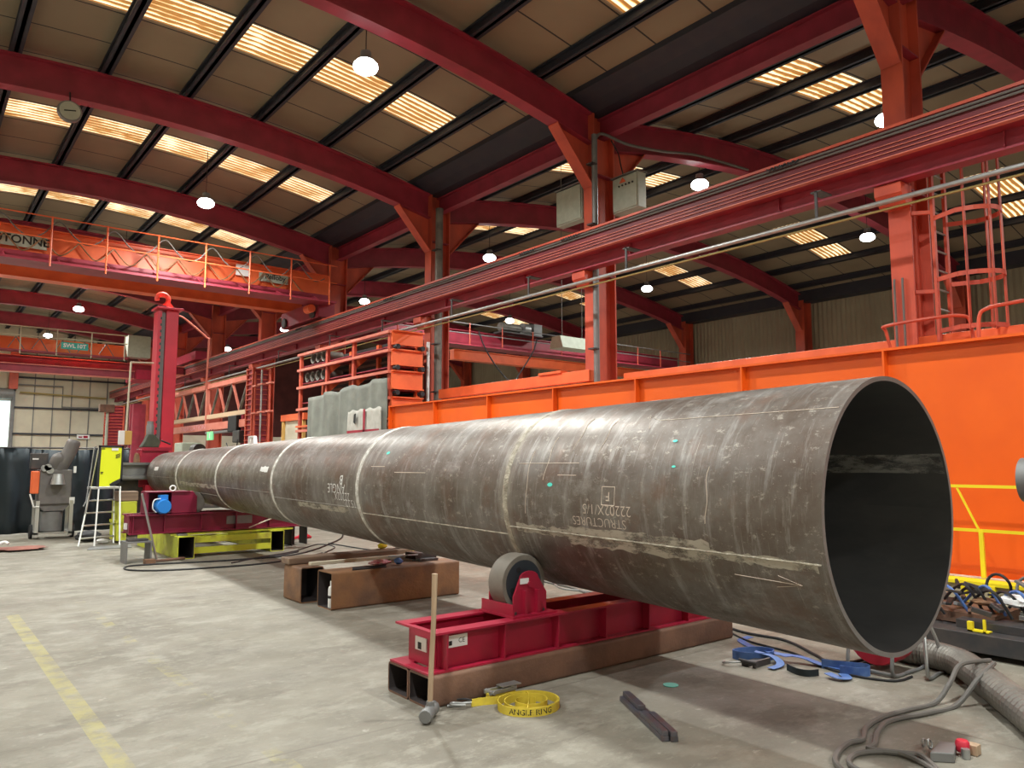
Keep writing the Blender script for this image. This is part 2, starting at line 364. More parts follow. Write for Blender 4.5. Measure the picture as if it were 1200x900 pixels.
# ------------------------------------------------------------------ camera
H = 1.6
cam = bpy.data.cameras.new('camera'); co = bpy.data.objects.new('camera', cam); C.objects.link(co); sc.camera = co
cam.sensor_fit = 'HORIZONTAL'; cam.sensor_width = 36; cam.lens = 36*890/1200; cam.clip_end = 300
pit = math.atan(92/890); yaw = math.atan(715*math.cos(pit)/890)
co.location = (0, 0, H); co.rotation_euler = (PI/2+pit, 0, -yaw)

# ------------------------------------------------------------------ shell
YN, YF = -9., 53.4
def struct(mb, name, m, **k):
    o = mb.build(name, m, **k); o['kind'] = 'structure'; return o
struct(B(-4.2, YN-.2, -.2, 30, YF+.3, 0), 'floor', 'floor')
def za(x): return 9.5-.01576*(x-3.6)**2      # rafter top, main aisle
def zb(x): return 9.62-.01275*(x-19.6)**2    # rafter top, side aisle
SKA = [1.75+6.1*k for k in range(0, 9)]      # rooflight centres along the hall
def roof(f, x0, x1, gaps, name):
    mb = MB(); n = 28; xs = sorted(set([x0+(x1-x0)*i/n for i in range(n+1)]+[g for q in gaps for g in q]))
    ys = [YN]+[v for c in SKA for v in (c-.55, c+.55)]+[YF+.3]
    for yi in range(len(ys)-1):
        lit = yi % 2 == 1
        for i in range(len(xs)-1):
            xm = (xs[i]+xs[i+1])/2
            if lit and any(a < xm < b for a, b in gaps): continue
            a, b, y0, y1 = xs[i], xs[i+1], ys[yi], ys[yi+1]
            mb.add([(a,y0,f(a)+.2),(b,y0,f(b)+.2),(b,y1,f(b)+.2),(a,y1,f(a)+.2),(a,y0,f(a)+.26),(b,y0,f(b)+.26),(b,y1,f(b)+.26),(a,y1,f(a)+.26)],
                   [(0,3,2,1),(4,5,6,7),(0,1,5,4),(1,2,6,5),(2,3,7,6),(3,0,4,7)])
    struct(mb, name, 'ceiling')
GA = [(-2.0, 9.2)]; GB = [(12.25, 17.2), (23.1, 27.0)]
roof(za, -4.2, 10.55, GA, 'ceiling'); roof(zb, 11.0, 30, GB, 'ceiling')
struct(B(-4.4, YN-.2, 0, -4.2, YF+.3, 8.9), 'wall_left', 'cream')
struct(B(-4.4, YN-.4, 0, 30.2, YN-.2, 10), 'wall_near', 'cream')
# corrugated side cladding
mb = MB(); n = int((YF-YN)/.1); zz = [(29.5+(.05 if i % 2 else 0), YN+i*.1) for i in range(n+1)]
mb.add([(x, y, z) for z in (0, 8.7) for x, y in zz], [(i, i+1, n+2+i, n+1+i) for i in range(n)])
M['cladding'] = mat('buff_cladding', (.36, .32, .22), .6, 0, (.28, .24, .17), 1, .6)
struct(mb, 'wall_right', 'cladding')
# end wall with its rails, and the bright roller-door opening
w = struct(MB().box(-4.4, YF, 0, 2.2, YF+.2, 9.9).box(4.78, YF, 0, 30.2, YF+.2, 9.9).box(2.2, YF, 5.25, 4.78, YF+.2, 9.9), 'wall_far', 'cream')
for z in (2.0, 3.3, 4.85, 6.65, 8.0):
    struct(MB().box(-4.2, YF-.12, z-.05, 2.1, YF-.01, z+.05).box(4.9, YF-.12, z-.05, 29.4, YF-.01, z+.05), 'trim_1', 'purlin')
mb = MB()
for i in range(26): mb.box(4.95+i*.98, YF-.05, 0, 5.0+i*.98, YF-.005, 9.6)
struct(mb, 'trim_2', 'grey')
struct(MB().box(2.2, YF+.1, 0, 4.78, YF+.14, 5.2), 'doorway_glow', 'daylight')  # glowing pane added for the daylight in the open doorway
t = struct(MB().box(4.78, YF-.2, 0, 4.95, YF, 5.9).box(2.0, YF-.2, 0, 2.2, YF, 5.9), 'trim_3', 'grey')
d = tag(MB().lathe([(.0, 0), (.33, 0), (.33, 2.9), (.0, 2.9)], (1.95, YF-.35, 5.6), 'x', 20).build('roller_shutter_drum', 'grey', loc=(3.4, YF-.35, 5.6), smooth=True),
    'grey rolled-up shutter drum over the bright doorway in the far wall', 'shutter')
tag(B(4.6, YF-.5, 5.9, 5.05, YF-.2, 8.2).build('door_post', 'columnred', loc=(4.8, YF-.35, 5.9), bevel=.01), 'short orange wall post above the bright doorway at the far end', 'post')

# rooflights
def rooflight(f, a, b, c, label):
    mb = MB(); nx = max(6, int((b-a)/.5)); ny = 28
    vs = []
    for i in range(nx+1):
        x = a+(b-a)*i/nx
        for j in range(ny+1):
            y = c-.54+1.08*j/ny; vs.append((x, y, f(x)+.22+.022*math.sin(2*PI*(y-c)/.157)))
    mb.add(vs, [(i*(ny+1)+j, (i+1)*(ny+1)+j, (i+1)*(ny+1)+j+1, i*(ny+1)+j+1) for i in range(nx) for j in range(ny)])
    tag(mb.build('rooflight', 'rooflight', loc=((a+b)/2, c, f((a+b)/2)), smooth=True), label, 'skylight', 'amber corrugated rooflights')
for k, c in enumerate(SKA):
    if 1 <= k <= 8: rooflight(za, *GA[0], c, f'amber corrugated rooflight strip across the main aisle roof, {ORD[k-1]} strip from the camera')
    if 1 <= k <= 6:
        rooflight(zb, *GB[0], c, f'amber rooflight over the side aisle, half next to the columns, {ORD[k-1]} from the camera')
        rooflight(zb, *GB[1], c, f'amber rooflight over the side aisle, half next to the buff cladding, {ORD[k-1]} from the camera')

# ------------------------------------------------------------------ frames: columns and rafters
YC = [4.65+6.1*k for k in range(8)]
WH = ['nearest the camera, with the caged ladder beside it', 'carrying the two pale grey cabinets', 'just right of the orange stack of box frames',
      'behind the grey tarpaulin rack', 'fifth from the camera', 'sixth from the camera', 'seventh from the camera', 'last before the far wall']
def column(k, yc):
    t = thing('steel_column', f'orange-red steel I-section column of the middle row, {WH[k]}', 'column', (10.9, yc, 0), 'columns of the middle row')
    B(10.60, yc-.15, 0, 10.635, yc+.15, 8.75).build('flange', 'columnred', t)
    B(11.165, yc-.15, 0, 11.2, yc+.15, 8.75).build('flange', 'columnred', t)
    B(10.635, yc-.012, 0, 11.165, yc+.012, 8.75).build('web', 'columnred', t)
    MB().prism([(10.60, 5.38), (10.28, 5.38), (10.28, 5.24), (10.42, 5.10), (10.60, 5.10)], 'y', yc-.18, yc+.18).build('corbel', 'columnred', t)
    B(10.5, yc-.25, 0, 11.3, yc+.25, .03).build('base_plate', 'columnred', t)
    for z in (5.36, 7.45): B(10.635, yc-.14, z, 11.165, yc+.14, z+.02).build('stiffener', 'maroon', t)
for k, y in enumerate(YC): column(k, y)
def sidecol(k, yc):
    t = thing('side_column', f'red column against the buff side cladding, {ORD[k]} from the camera', 'column', (29.1, yc, 0), 'columns along the side cladding')
    B(28.75, yc-.2, 0, 28.79, yc+.2, 8.3).build('flange', 'columnred', t); B(29.3, yc-.2, 0, 29.34, yc+.2, 8.3).build('flange', 'columnred', t)
    B(28.79, yc-.02, 0, 29.3, yc+.02, 8.3).build('web', 'columnred', t)
for k, y in enumerate(YC[:7]): sidecol(k, y)
def rafter(f, x0, x1, yc, label, haunches):
    n = 26; pts = [(x0+(x1-x0)*i/n, f(x0+(x1-x0)*i/n)) for i in range(n+1)]
    t = thing('roof_rafter', label, 'roof beam', (x0, yc, f(x0)), 'curved roof rafters')
    MB().sweepbox(pts, yc-.012, yc+.012, -.63, -.03).build('web', 'maroon', t)
    MB().sweepbox(pts, yc-.14, yc+.14, -.03, 0).build('flange', 'maroon', t)
    MB().sweepbox(pts, yc-.14, yc+.14, -.66, -.63).build('flange', 'maroon', t)
    for xa, s in haunches:   # triangular knee under the rafter end
        za_, zb_ = f(xa)-.66, f(xa+s*.95)-.66
        mb = MB().prism([(xa, za_), (xa+s*.95, zb_), (xa, za_-.85)], 'y', yc-.012, yc+.012)
        mb.bar((xa+s*.97, yc, zb_-.0), (xa+s*.01, yc, za_-.85), .28, .03, (0, 1, 0)) if False else mb.add(
            [(xa+s*.95, yc-.14, zb_), (xa+s*.95, yc+.14, zb_), (xa, yc+.14, za_-.85), (xa, yc-.14, za_-.85),
             (xa+s*.95, yc-.14, zb_-.035), (xa+s*.95, yc+.14, zb_-.035), (xa, yc+.14, za_-.89), (xa, yc-.14, za_-.89)],
            [(0,3,2,1),(4,5,6,7),(0,1,5,4),(1,2,6,5),(2,3,7,6),(3,0,4,7)])
        mb.build('haunch', 'columnred', t)
    return t
for k, y in enumerate(YC):
    rafter(za, -4.15, 10.58, y, f'red curved roof rafter spanning the main aisle, {ORD[k]} from the camera', [(10.58, -1)])
    rafter(zb, 11.22, 28.7, y, f'red curved roof rafter spanning the side aisle, {ORD[k]} from the camera', [(11.22, 1), (28.7, -1)])
# purlins
def purlin(f, x, label, wid=.07):
    z = f(x)
    t = MB().box(x-wid/2, YN, z+.0, x+wid/2, YF, z+.2).box(x-.1, YN, z, x+.1, YF, z+.03).box(x-.1, YN, z+.17, x+.1, YF, z+.2)
    tag(t.build('purlin', 'purlin', loc=(x, 20, z)), label, 'purlin', 'dark roof purlins')
for i, x in enumerate((-3.5, -1.95, -.35, 1.2, 2.75, 4.35, 5.95, 7.6, 9.2)):
    purlin(za, x, f'dark steel purlin of the main aisle roof, {ORD[8-i]} one out from the middle column row')
for i, x in enumerate([12.2+1.6*j for j in range(11)]):
    purlin(zb, x, f'dark steel purlin of the side aisle roof, {ORD[i]} one out from the middle column row')
# valley gutter and eaves beam
tag(MB().prism([(10.05, 8.93), (10.35, 8.80), (10.62, 8.72), (11.2, 8.72), (11.2, 9.05), (10.05, 9.05)], 'y', YN, YF).build('valley_gutter', 'purlin', loc=(10.7, 20, 8.8)),
    'dark valley gutter running along the column heads between the two roofs', 'gutter')
t = thing('valley_beam', 'maroon tie beam joining the heads of the middle row of columns', 'beam', (10.95, 20, 8.4))
B(10.85, YN, 8.28, 11.05, YF, 8.31).build('flange', 'maroon', t); B(10.85, YN, 8.67, 11.05, YF, 8.70).build('flange', 'maroon', t); B(10.935, YN, 8.31, 10.955, YF, 8.67).build('web', 'maroon', t)
# eaves lining upstand towards the side aisle
struct(B(28.9, YN, 8.25, 29.5, YF, 8.75), 'trim_4', 'purlin')

# ------------------------------------------------------------------ crane runway
t = thing('crane_runway', 'long maroon crane runway girder carried on the middle row of columns', 'crane rail', (10.2, 20, 5.4))
B(10.26, -5, 5.42, 10.28, YF-.3, 6.0).build('web', 'maroon', t)
B(9.93, -5, 6.0, 10.5, YF-.3, 6.04).build('top_plate', 'columnred', t)
B(10.24, -5, 5.39, 10.46, YF-.3, 5.42).build('bottom_flange', 'maroon', t)
B(9.95, -5, 5.62, 9.99, YF-.3, 6.0).build('surge_channel', 'railred', t)
B(9.92, -5, 5.61, 10.02, YF-.3, 5.622).build('lip', 'salmon', t)  # pale colour draws the highlight along this lower edge
B(10.0, -5, 5.625, 10.255, YF-.3, 5.64).build('soffit', 'maroon', t)
MB().box(10.06, -5, 6.04, 10.16, YF-.3, 6.06).box(10.09, -5, 6.06, 10.13, YF-.3, 6.11).build('rail', 'steel', t)
for z in (5.955, 5.905): MB().tube([(9.92, -5, z), (9.92, YF-.4, z)], .017, 6).build('cable', 'cable', t)
for z in (5.79, 5.735, 5.68): B(9.93, -5, z, 9.95, YF-.4, z+.008).build('highlight_rib', 'salmon', t)  # pale ribs carry the channel's thin highlights in their colour
for i in range(18):
    y = 3.2+i*3.05
    B(10.2, y-.006, 5.42, 10.258, y+.006, 5.62).build('gusset', 'maroon', t)
for i, y in enumerate((5.7, 10.3, 11.6, 17.4, 23.3)):
    mb = MB()
    for j in range(7): mb.tube([(9.9+random.uniform(-.03, .01), y+j*.07, 5.98), (9.86, y+j*.07+.05, 5.93), (9.9, y+j*.07+.12, 5.99)], .012, 5)
    mb.build('cable_clip', 'black', t)
# conduit pipe below the girder
t = thing('service_pipe', 'silver service pipe with a thin yellow line slung below the crane runway', 'pipe', (9.8, 20, 4.98))
MB().tube([(9.8, -4, 4.98), (9.8, YF-.5, 4.98)], .035, 10).build('silver_pipe', 'steel', t, smooth=True)
M['brass'] = mat('yellowed_pipe', (.35, .27, .1), .5, .3)
MB().tube([(9.86, -4, 4.90), (9.86, YF-.5, 4.90)], .018, 8).build('thin_yellow_pipe', 'brass', t, smooth=True)
for y in (1.2, 5.4, 9.0, 11.7, 14.5, 17.8, 21, 25, 30, 36, 42): MB().box(9.79, y, 4.98, 9.81, y+.04, 5.4).box(9.79, y-.06, 5.38, 10.1, y+.1, 5.395).build('hanger', 'darksteel', t)

# rain pipes and conduits on the columns
def drain(y, z0, z1, r, label, m='steel', x=10.75):
    t = thing('rain_pipe', label, 'pipe', (x, y, z0))
    MB().tube([(x, y, z0), (x, y, z1)], r, 14).build('pipe', m, t, smooth=True)
    z = z0+.8
    while z < z1: MB().box(x-.15, y-r-.012, z, x-.0, y+r+.03, z+.03).build('bracket', 'darksteel', t); z += 1.25
    return t
drain(10.50, 3.0, 8.2, .06, 'grey rain pipe clipped to the column with the two cabinets', 'grey', 10.52)
drain(16.5, .1, 8.3, .10, 'fat grey rain pipe on the column right of the orange stack', 'duct', 10.72)
tag(MB().tube([(10.45, 16.55, 2.9), (10.45, 16.55, 4.7)], .045, 10).build('white_conduit', 'white', loc=(10.45, 16.55, 2.9), smooth=True), 'white vertical conduit between the orange stack and the fat rain pipe', 'pipe')
tag(MB().tube([(10.35, 16.75, 2.9), (10.35, 16.75, 5.0)], .03, 8).build('grey_conduit', 'cable', loc=(10.35, 16.75, 2.9), smooth=True), 'thin dark conduit standing at the right edge of the orange stack', 'pipe')
# conduits on nearest column
for i, dy in enumerate((.10, -.01)):
    tag(MB().tube([(10.56, 4.65+dy, 2.9), (10.56, 4.65+dy, 4.05), (10.57, 4.65+dy, 4.12)], .016, 8).build('conduit', 'cable', loc=(10.56, 4.65+dy, 2.9)),
        f'thin conduit with a gland on the face of the nearest column, {("left", "right")[i]} of the pair', 'pipe', 'conduits on the nearest column')
# cabinets on the second column
def cabinet(x0, y0, z0, x1, y1, z1, label, knobs):
    t = thing('control_cabinet', label, 'cabinet', (x1, (y0+y1)/2, z0), 'cabinets by the second column')
    B(x0, y0, z0, x1, y1, z1).build('body', 'cabinet', t, bevel=.012)
    B(x0-.025, y0+.025, z0+.03, x0-.003, y1-.025, z1-.03).build('door', 'cabinet', t, bevel=.006)
    B(x0-.05, y0-.02, z1+.002, x1, y1+.02, z1+.022).build('rain_hood', 'grey', t)
    if knobs:
        for i in range(5): MB().lathe([(.0, 0), (.018, 0), (.018, .02), (0, .02)], (x0-.046, y0+.12+i*.09, z1-.2), 'x', 10).build('button', 'black', t)
        MB().prism([(y0+.3, z1-.14), (y0+.48, z1-.14), (y0+.39, z1-.03)], 'x', x0-.032, x0-.026).build('warning_mark', 'craneorange', t)
    else: B(x0-.03, y0+.02, z0+.4, x0-.026, y0+.025, z0+.5).build('latch', 'grey', t)
    B(x1-.05, (y0+y1)/2-.02, z0+.1, x1+.25, (y0+y1)/2+.02, z0+.14).build('bracket', 'darksteel', t)
cabinet(10.8, 11.16, 6.68, 11.0, 11.96, 7.46, 'pale grey wall cabinet left of the second column, above the crane rail', False)
cabinet(10.95, 9.73, 6.60, 11.18, 10.42, 7.32, 'pale grey control cabinet with buttons right of the second column', True)
tag(MB().tube(smooth_path([(10.55, 10.5, 8.1), (10.7, 10.45, 8.25), (11.4, 10.4, 8.2), (12.6, 10.5, 8.4), (14, 10.6, 8.7), (16, 10.6, 8.85)]), .03, 8).build('cable_bundle', 'cable', loc=(11.4, 10.4, 8.2), smooth=True),
    'dark cable run sweeping from the second column head along the side rafter', 'cable')
tag(MB().tube(smooth_path([(11.05, 10.2, 7.33), (11.02, 10.25, 7.6), (11.05, 10.35, 7.9), (10.9, 10.4, 8.15)]), .014, 6).build('cabinet_cable', 'black', loc=(11.05, 10.2, 7.33)),
    'thin black cable looping out of the top of the buttoned cabinet', 'cable')

# ------------------------------------------------------------------ high-bay lamps
def lamp(x, y, label, z=8.3, on=True, power=520.):
    t = thing('high_bay_lamp', label, 'lamp', (x, y, z), 'round high-bay lamps')
    MB().lathe([(.03, .22), (.09, .22), (.10, .10), (.15, .07), (.16, .05), (.12, .05)], (x, y, z), 'z', 20).build('housing', 'grey', t, smooth=True)
    MB().lathe([(.0, .05), (.15, .05), (.20, .0), (.21, -.05), (.19, -.10), (.13, -.14), (.0, -.16)], (x, y, z), 'z', 24).build('lens', 'lens', t, smooth=True)
    MB().tube([(x, y, z+.22), (x, y, (za(x) if x < 10.6 else zb(x))+.2)], .008, 6).build('wire', 'black', t)
    L = bpy.data.lights.new('high_bay_light', 'AREA'); L.shape = 'DISK'; L.size = .34; L.energy = power; L.color = (.97, 1, .95)
    lo = bpy.data.objects.new('high_bay_light', L); C.objects.link(lo); lo.location = (x, y, z-.18); L.spread = math.radians(160)
    return t
PW = 520
lamp(5.7, 11.1, 'glowing high-bay lamp hanging brightest and highest in the upper left of the view', power=PW)
lamp(5.7, 19.8, 'glowing high-bay lamp in the main aisle, second one back, under the third rafter', power=PW)
for k, y in enumerate((28.5, 37.3, 46.3)): lamp(5.6, y, f'glowing high-bay lamp far down the main aisle, {ORD[k]} beyond the large orange crane', power=PW)
lamp(5.7, 2.4, 'high-bay lamp of the main aisle directly above the near end of the tube', power=PW*.62)
lamp(5.7, -6, 'high-bay lamp of the main aisle behind the camera', power=PW*.7)
for k, y in enumerate((-6, 2.4, 11.1)): lamp(0.2, y, f'high-bay lamp of the left-hand row above the yellow floor lines, {ORD[k]} from the near wall', power=PW*.8)
for k, y in enumerate((20.5, 29, 38, 46)): lamp(-1.8, y, f'high-bay lamp near the left wall of the main aisle, {ORD[k]} beyond the yellow floor lines', power=PW)
for k, y in enumerate((-2.2, 6.55, 11.02, 19.45, 28.1, 36.6, 45.2)): lamp(14.6, y, f'glowing high-bay lamp in the side aisle row next to the columns, {ORD[k]} from the camera', power=PW*.7)
for k, y in enumerate((2, 10.6, 19.2, 27.7, 36.4)): lamp(22.0, y, f'glowing high-bay lamp in the side aisle row next to the cladding, {ORD[k]} from the camera', power=PW*.7)

# hanging dial on the third rafter
t = thing('hanging_dial', 'round pale dial with a single hand hanging from the third rafter', 'clock', (2.12, 16.5, 8.42))
MB().lathe([(0, -.05), (.20, -.05), (.215, -.02), (.215, .04), (.0, .05)], (2.12, 16.5, 8.42), 'y', 28).build('case', 'grey', t, smooth=True)
MB().lathe([(0, -.058), (.18, -.058), (.18, -.052), (0, -.052)], (2.12, 16.5, 8.42), 'y', 28).build('face', 'cabinet', t)
MB().bar((2.02, 16.435, 8.40), (2.22, 16.435, 8.44), .008, .02).build('hand', 'ink', t)
MB().tube([(2.12, 16.5, 8.63), (2.12, 16.6, 8.85)], .015, 6).build('hanger', 'black', t)

# ------------------------------------------------------------------ big overhead crane
t = thing('overhead_crane', 'large orange double-girder crane bridging the main aisle with a railed walkway', 'crane', (6, 22.8, 6.2))
def girder(y0, y1, z0, z1, m, x0=-3.6, x1=10.3, nm='girder'):
    mb = MB().box(x0, y0+.06, z0+.03, x1, y1-.06, z1-.03).box(x0, y0, z0, x1, y1, z0+.03).box(x0, y0, z1-.03, x1, y1, z1)
    return mb.build(nm, m, t)
girder(22.3, 22.75, 6.86, 7.56, 'craneorange', x1=10.35)
girder(24.3, 24.75, 6.66, 7.25, 'craneorange', x1=10.3)
B(-3.6, 21.45, 6.50, 10.2, 22.28, 6.56).build('walkway', 'maroon', t)
B(-3.6, 22.1, 6.56, 10.2, 22.28, 6.86).build('walkway_side', 'maroon', t)
for i in range(12): MB().prism([(21.5, 6.56), (22.1, 6.56), (22.1, 6.8)], 'x', -3+i*1.15, -2.98+i*1.15).build('walkway_bracket', 'maroon', t)
for z in (7.12, 7.66): MB().tube([(-3.6, 21.46, z), (10.2, 21.46, z)], .017, 6).build('handrail', 'craneorange', t)
for i in range(12):
    x = 9.95-i*1.235; MB().tube([(x, 21.46, 6.42), (x, 21.46, 7.68)], .024, 6).build('railing_post', 'craneorange', t)
pts = []
x = -3.5
while x < 9.6:
    pts += [(x, 21.5, 7.58), (x+.35, 21.5, 7.25), (x+.62, 21.5, 7.1), (x+.9, 21.5, 7.22)]; x += 1.24
MB().tube(smooth_path(pts, 5), .016, 6).build('festoon_cable', 'cable', t)
x = -3.3
while x < 9.8:
    MB().tube(smooth_path([(x, 22.24, 7.3), (x+.3, 22.2, 6.95), (x+.42, 22.2, 6.9)], 4), .018, 5).tube(smooth_path([(x, 22.24, 7.3), (x-.25, 22.2, 7.0), (x-.4, 22.2, 6.9)], 4), .018, 5).build('cable_loop', 'kraftcable', t); x += .82
B(9.85, 22.0, 6.13, 10.4, 25.0, 6.66).build('end_carriage', 'maroon', t, bevel=.02)
for y in (22.35, 24.6): MB().lathe([(0, -.04), (.15, -.04), (.17, 0), (.15, .04), (0, .04)], (9.8, y, 6.28), 'x', 18).build('wheel', 'darksteel', t)
MB().lathe([(0, 0), (.13, 0), (.13, .35), (.09, .4), (0, .4)], (9.6, 21.95, 6.35), 'y', 14).build('travel_motor', 'craneorange', t)
s = B(1.0, 22.272, 7.0, 2.55, 22.298, 7.34).build('capacity_plate', 'cabinet', t)
text('SWL 10TONNE', .29, 'ink', s, lambda u, v: (1.62+u, 22.268, 7.17+v), bold=.006)
s = B(8.05, 22.272, 7.05, 8.95, 22.298, 7.33).build('maker_plate', 'cabinet', t)
text('Pelloby', .22, 'ink', s, lambda u, v: (8.55+u, 22.268, 7.21+v), bold=.004)
B(7.35, 22.26, 7.12, 7.75, 22.298, 7.45).build('junction_box', 'white', t)
# lower maroon crossbeam under the bridge, at the fourth frame
# second crane
t = thing('overhead_crane', 'smaller bright orange crane at the far end with a teal capacity sign', 'crane', (5, 35, 6.2))
girder(35.9, 36.3, 6.08, 6.62, 'orange', x1=7.25)
girder(36.6, 37.1, 5.62, 5.95, 'maroon', x1=9.9); girder(35.6, 36.0, 5.20, 5.5, 'maroon', x1=7.9)
for y, z, x in ((36.58, 5.95, 9.9), (36.58, 5.6, 9.9), (35.58, 5.5, 7.9), (35.58, 5.18, 7.9)): B(-3.6, y, z, x, y+.42, z+.03).build('flange_edge', 'salmon', t)
B(-3.6, 35.3, 6.0, 7.3, 35.9, 6.05).build('walkway', 'maroon', t)
for z in (6.62, 6.98): MB().tube([(-3.6, 35.32, z), (7.2, 35.32, z)], .025, 6).build('handrail', 'cream', t)
for i in range(9): x = 7.1-i*1.25; MB().tube([(x, 35.32, 5.9), (x, 35.32, 7.0)], .025, 6).build('railing_post', 'cream', t)
x = -3.2
while x < 7: MB().tube([(x, 35.34, 6.55), (x+.3, 35.34, 6.05)], .018, 5).tube([(x, 35.34, 6.55), (x-.25, 35.34, 6.1)], .018, 5).build('cable_loop', 'cable', t); x += .8
s = B(4.75, 35.26, 6.20, 5.72, 35.30, 6.48).build('capacity_sign', 'tealsign', t)
text('SWL', .22, 'white', s, lambda u, v: (5.04+u, 35.25, 6.34+v), bold=.006); text('10T', .22, 'white', s, lambda u, v: (5.47+u, 35.25, 6.34+v), bold=.006)
B(7.25, 35.4, 6.1, 8.15, 36.0, 7.05).build('electrical_cabinet', 'cabinet', t, bevel=.02)
B(7.6, 35.2, 5.15, 8.3, 37.2, 5.55).build('end_carriage', 'crimson', t)
B(9.8, 34.6, 6.13, 10.3, 37.6, 6.5).build('end_carriage', 'crimson', t)
# side-aisle crane
t = thing('overhead_crane', 'maroon crane with railings and a hoist bridging the side aisle behind the columns', 'crane', (18, 22, 6))
girder(22.2, 22.6, 5.75, 6.35, 'maroon', 12.2, 27.5)
girder(24.2, 24.6, 5.60, 6.0, 'craneorange', 16.5, 27.5)
B(12.2, 21.5, 5.68, 27.5, 22.2, 5.73).build('walkway', 'maroon', t)
for z in (6.1, 6.45): MB().tube([(12.2, 21.52, z), (27.5, 21.52, z)], .02, 6).build('handrail', 'grey', t)
for i in range(11): x = 12.4+i*1.45; MB().tube([(x, 21.52, 5.7), (x, 21.52, 6.48)], .022, 6).build('railing_post', 'columnred', t)
hb = MB().lathe([(0, 0), (.16, 0), (.16, .9), (.12, 1.0), (0, 1.0)], (17.0, 22.0, 6.62), 'x', 16).build('hoist', 'duct', t, smooth=True)
MB().lathe([(0, 0), (.24, 0), (.24, .3), (0, .3)], (18.05, 22.0, 6.62), 'x', 16).build('hoist_drum', 'steel', t, smooth=True)
B(18.5, 21.8, 6.42, 18.9, 22.2, 6.85).build('hoist_gearbox', 'grey', t)
B(16.9, 21.75, 6.37, 18.9, 22.25, 6.42).build('hoist_frame', 'darksteel', t)
MB().tube(smooth_path([(15.6, 21.4, 6.2), (15.9, 21.4, 5.6), (16.5, 21.4, 4.9), (17.1, 21.4, 4.5), (17.5, 21.4, 4.9), (18.1, 21.4, 5.7), (18.3, 21.4, 6.2)]), .025, 6).build('festoon_cable', 'black', t)
# second-aisle runway on the cladding side
tag(B(28.4, -4, 4.9, 28.72, YF-.5, 5.5).build('side_runway', 'maroon', loc=(28.5, 20, 5.2)), 'maroon crane runway beam along the buff cladding', 'crane rail')
# wall light boxes seen between second and third column
t = thing('strip_luminaire', 'long pale trough luminaire hanging in the side aisle left of the second column', 'lamp', (13.2, 14, 4.5))
MB().prism([(13.75, 4.45), (14.25, 4.45), (14.15, 4.75), (13.85, 4.75)], 'x', 12.6, 13.75).build('housing', 'cabinet', t)
for x in (12.8, 13.5): MB().tube([(x, 14, 4.75), (x, 14, 9.6)], .008, 5).build('wire', 'cable', t)
# ------------------------------------------------------------------ orange plate girder beside the tube
t = thing('plate_girder', 'huge bright orange plate girder standing along the floor behind the tube', 'girder', (9.3, 8, 0))
B(9.0, -3, .35, 9.03, 15.78, 2.90).build('web', 'orange', t); B(9.6, -3, .35, 9.63, 15.78, 2.90).build('web', 'orange', t)
B(8.90, -3, 2.90, 9.7, 15.82, 2.93).build('top_flange', 'orange', t)
B(8.90, -3, .32, 9.7, 15.82, .35).build('bottom_flange', 'orange', t); B(9.03, 15.70, .35, 9.6, 15.74, 2.90).build('end_plate', 'orange', t)
for i in range(9):
    y = 15.80-1.937*i; B(8.90, y-.012, .35, 8.998, y+.012, 2.90).build('stiffener', 'orange', t)
for y in (-1, 6, 14): B(8.95, y, 0, 9.65, y+.4, .32).build('bearer', 'darksteel', t)
# box rail joining column two and three just above the girder, plus its lower flange
t = thing('tie_beam', 'orange box beam spanning between the second and third columns above the plate girder', 'beam', (10.45, 13, 3.2))
B(10.42, 10.62, 3.19, 10.58, 16.0, 3.42).build('box', 'craneorange', t, bevel=.008)
B(10.35, 10.62, 3.10, 10.60, 15.7, 3.13).build('flange', 'craneorange', t)
B(10.38, 11.4, 3.42, 10.58, 12.1, 3.47).build('cover_plate', 'craneorange', t)
tag(B(10.95, -3, 3.06, 11.1, 10.2, 3.34).build('rear_beam', 'craneorange', loc=(11, 4, 3.2), bevel=.01), 'orange beam just visible over the plate girder behind the nearest column', 'beam')

# ------------------------------------------------------------------ caged ladder and platform rails
t = thing('caged_ladder', 'orange-red vertical ladder with safety cage beside the nearest column', 'ladder', (11, 4.3, 3.0))
for x in (10.76, 11.16): B(x-.035, 4.26, 3.0, x+.035, 4.30, 6.0).build('stringer', 'columnred', t)
for i in range(11): MB().tube([(10.76, 4.28, 3.12+i*.27), (11.16, 4.28, 3.12+i*.27)], .012, 6).build('rung', 'steel', t)
def hoop(z):
    p = [(10.74, 4.26, z)]+[(10.96-.36*math.cos(a), 3.95-.42*math.sin(a), z) for a in [i*PI/12 for i in range(13)]]+[(11.18, 4.26, z)]
    mb = MB()
    for a, b in zip(p, p[1:]): mb.bar(a, b, .012, .06)
    mb.build('cage_hoop', 'columnred', t)
for z in (3.35, 4.05, 4.9, 5.95): hoop(z)
for a in (15, 60, 110, 160):
    x, y = 10.96-.345*math.cos(math.radians(a)), 3.95-.405*math.sin(math.radians(a))
    MB().bar((x, y, 3.3), (x, y, 6.0), .07, .014).build('cage_strap', 'columnred', t)
MB().bar((10.62, 4.5, 3.9), (10.78, 4.28, 3.9), .05).bar((10.62, 4.5, 5.0), (10.78, 4.28, 5.0), .05).build('bracket', 'columnred', t)
t = thing('platform_handrail', 'red tubular handrail loop on the ladder landing left of the caged ladder', 'handrail', (10.4, 4.4, 3.02))
MB().tube(smooth_path([(10.35, 4.72, 3.01), (10.25, 4.75, 3.35), (10.2, 4.72, 3.42), (10.4, 4.2, 3.48), (10.65, 3.95, 3.5), (10.72, 3.88, 3.4), (10.74, 3.86, 3.01)]), .022, 8).build('rail', 'columnred', t, smooth=True)
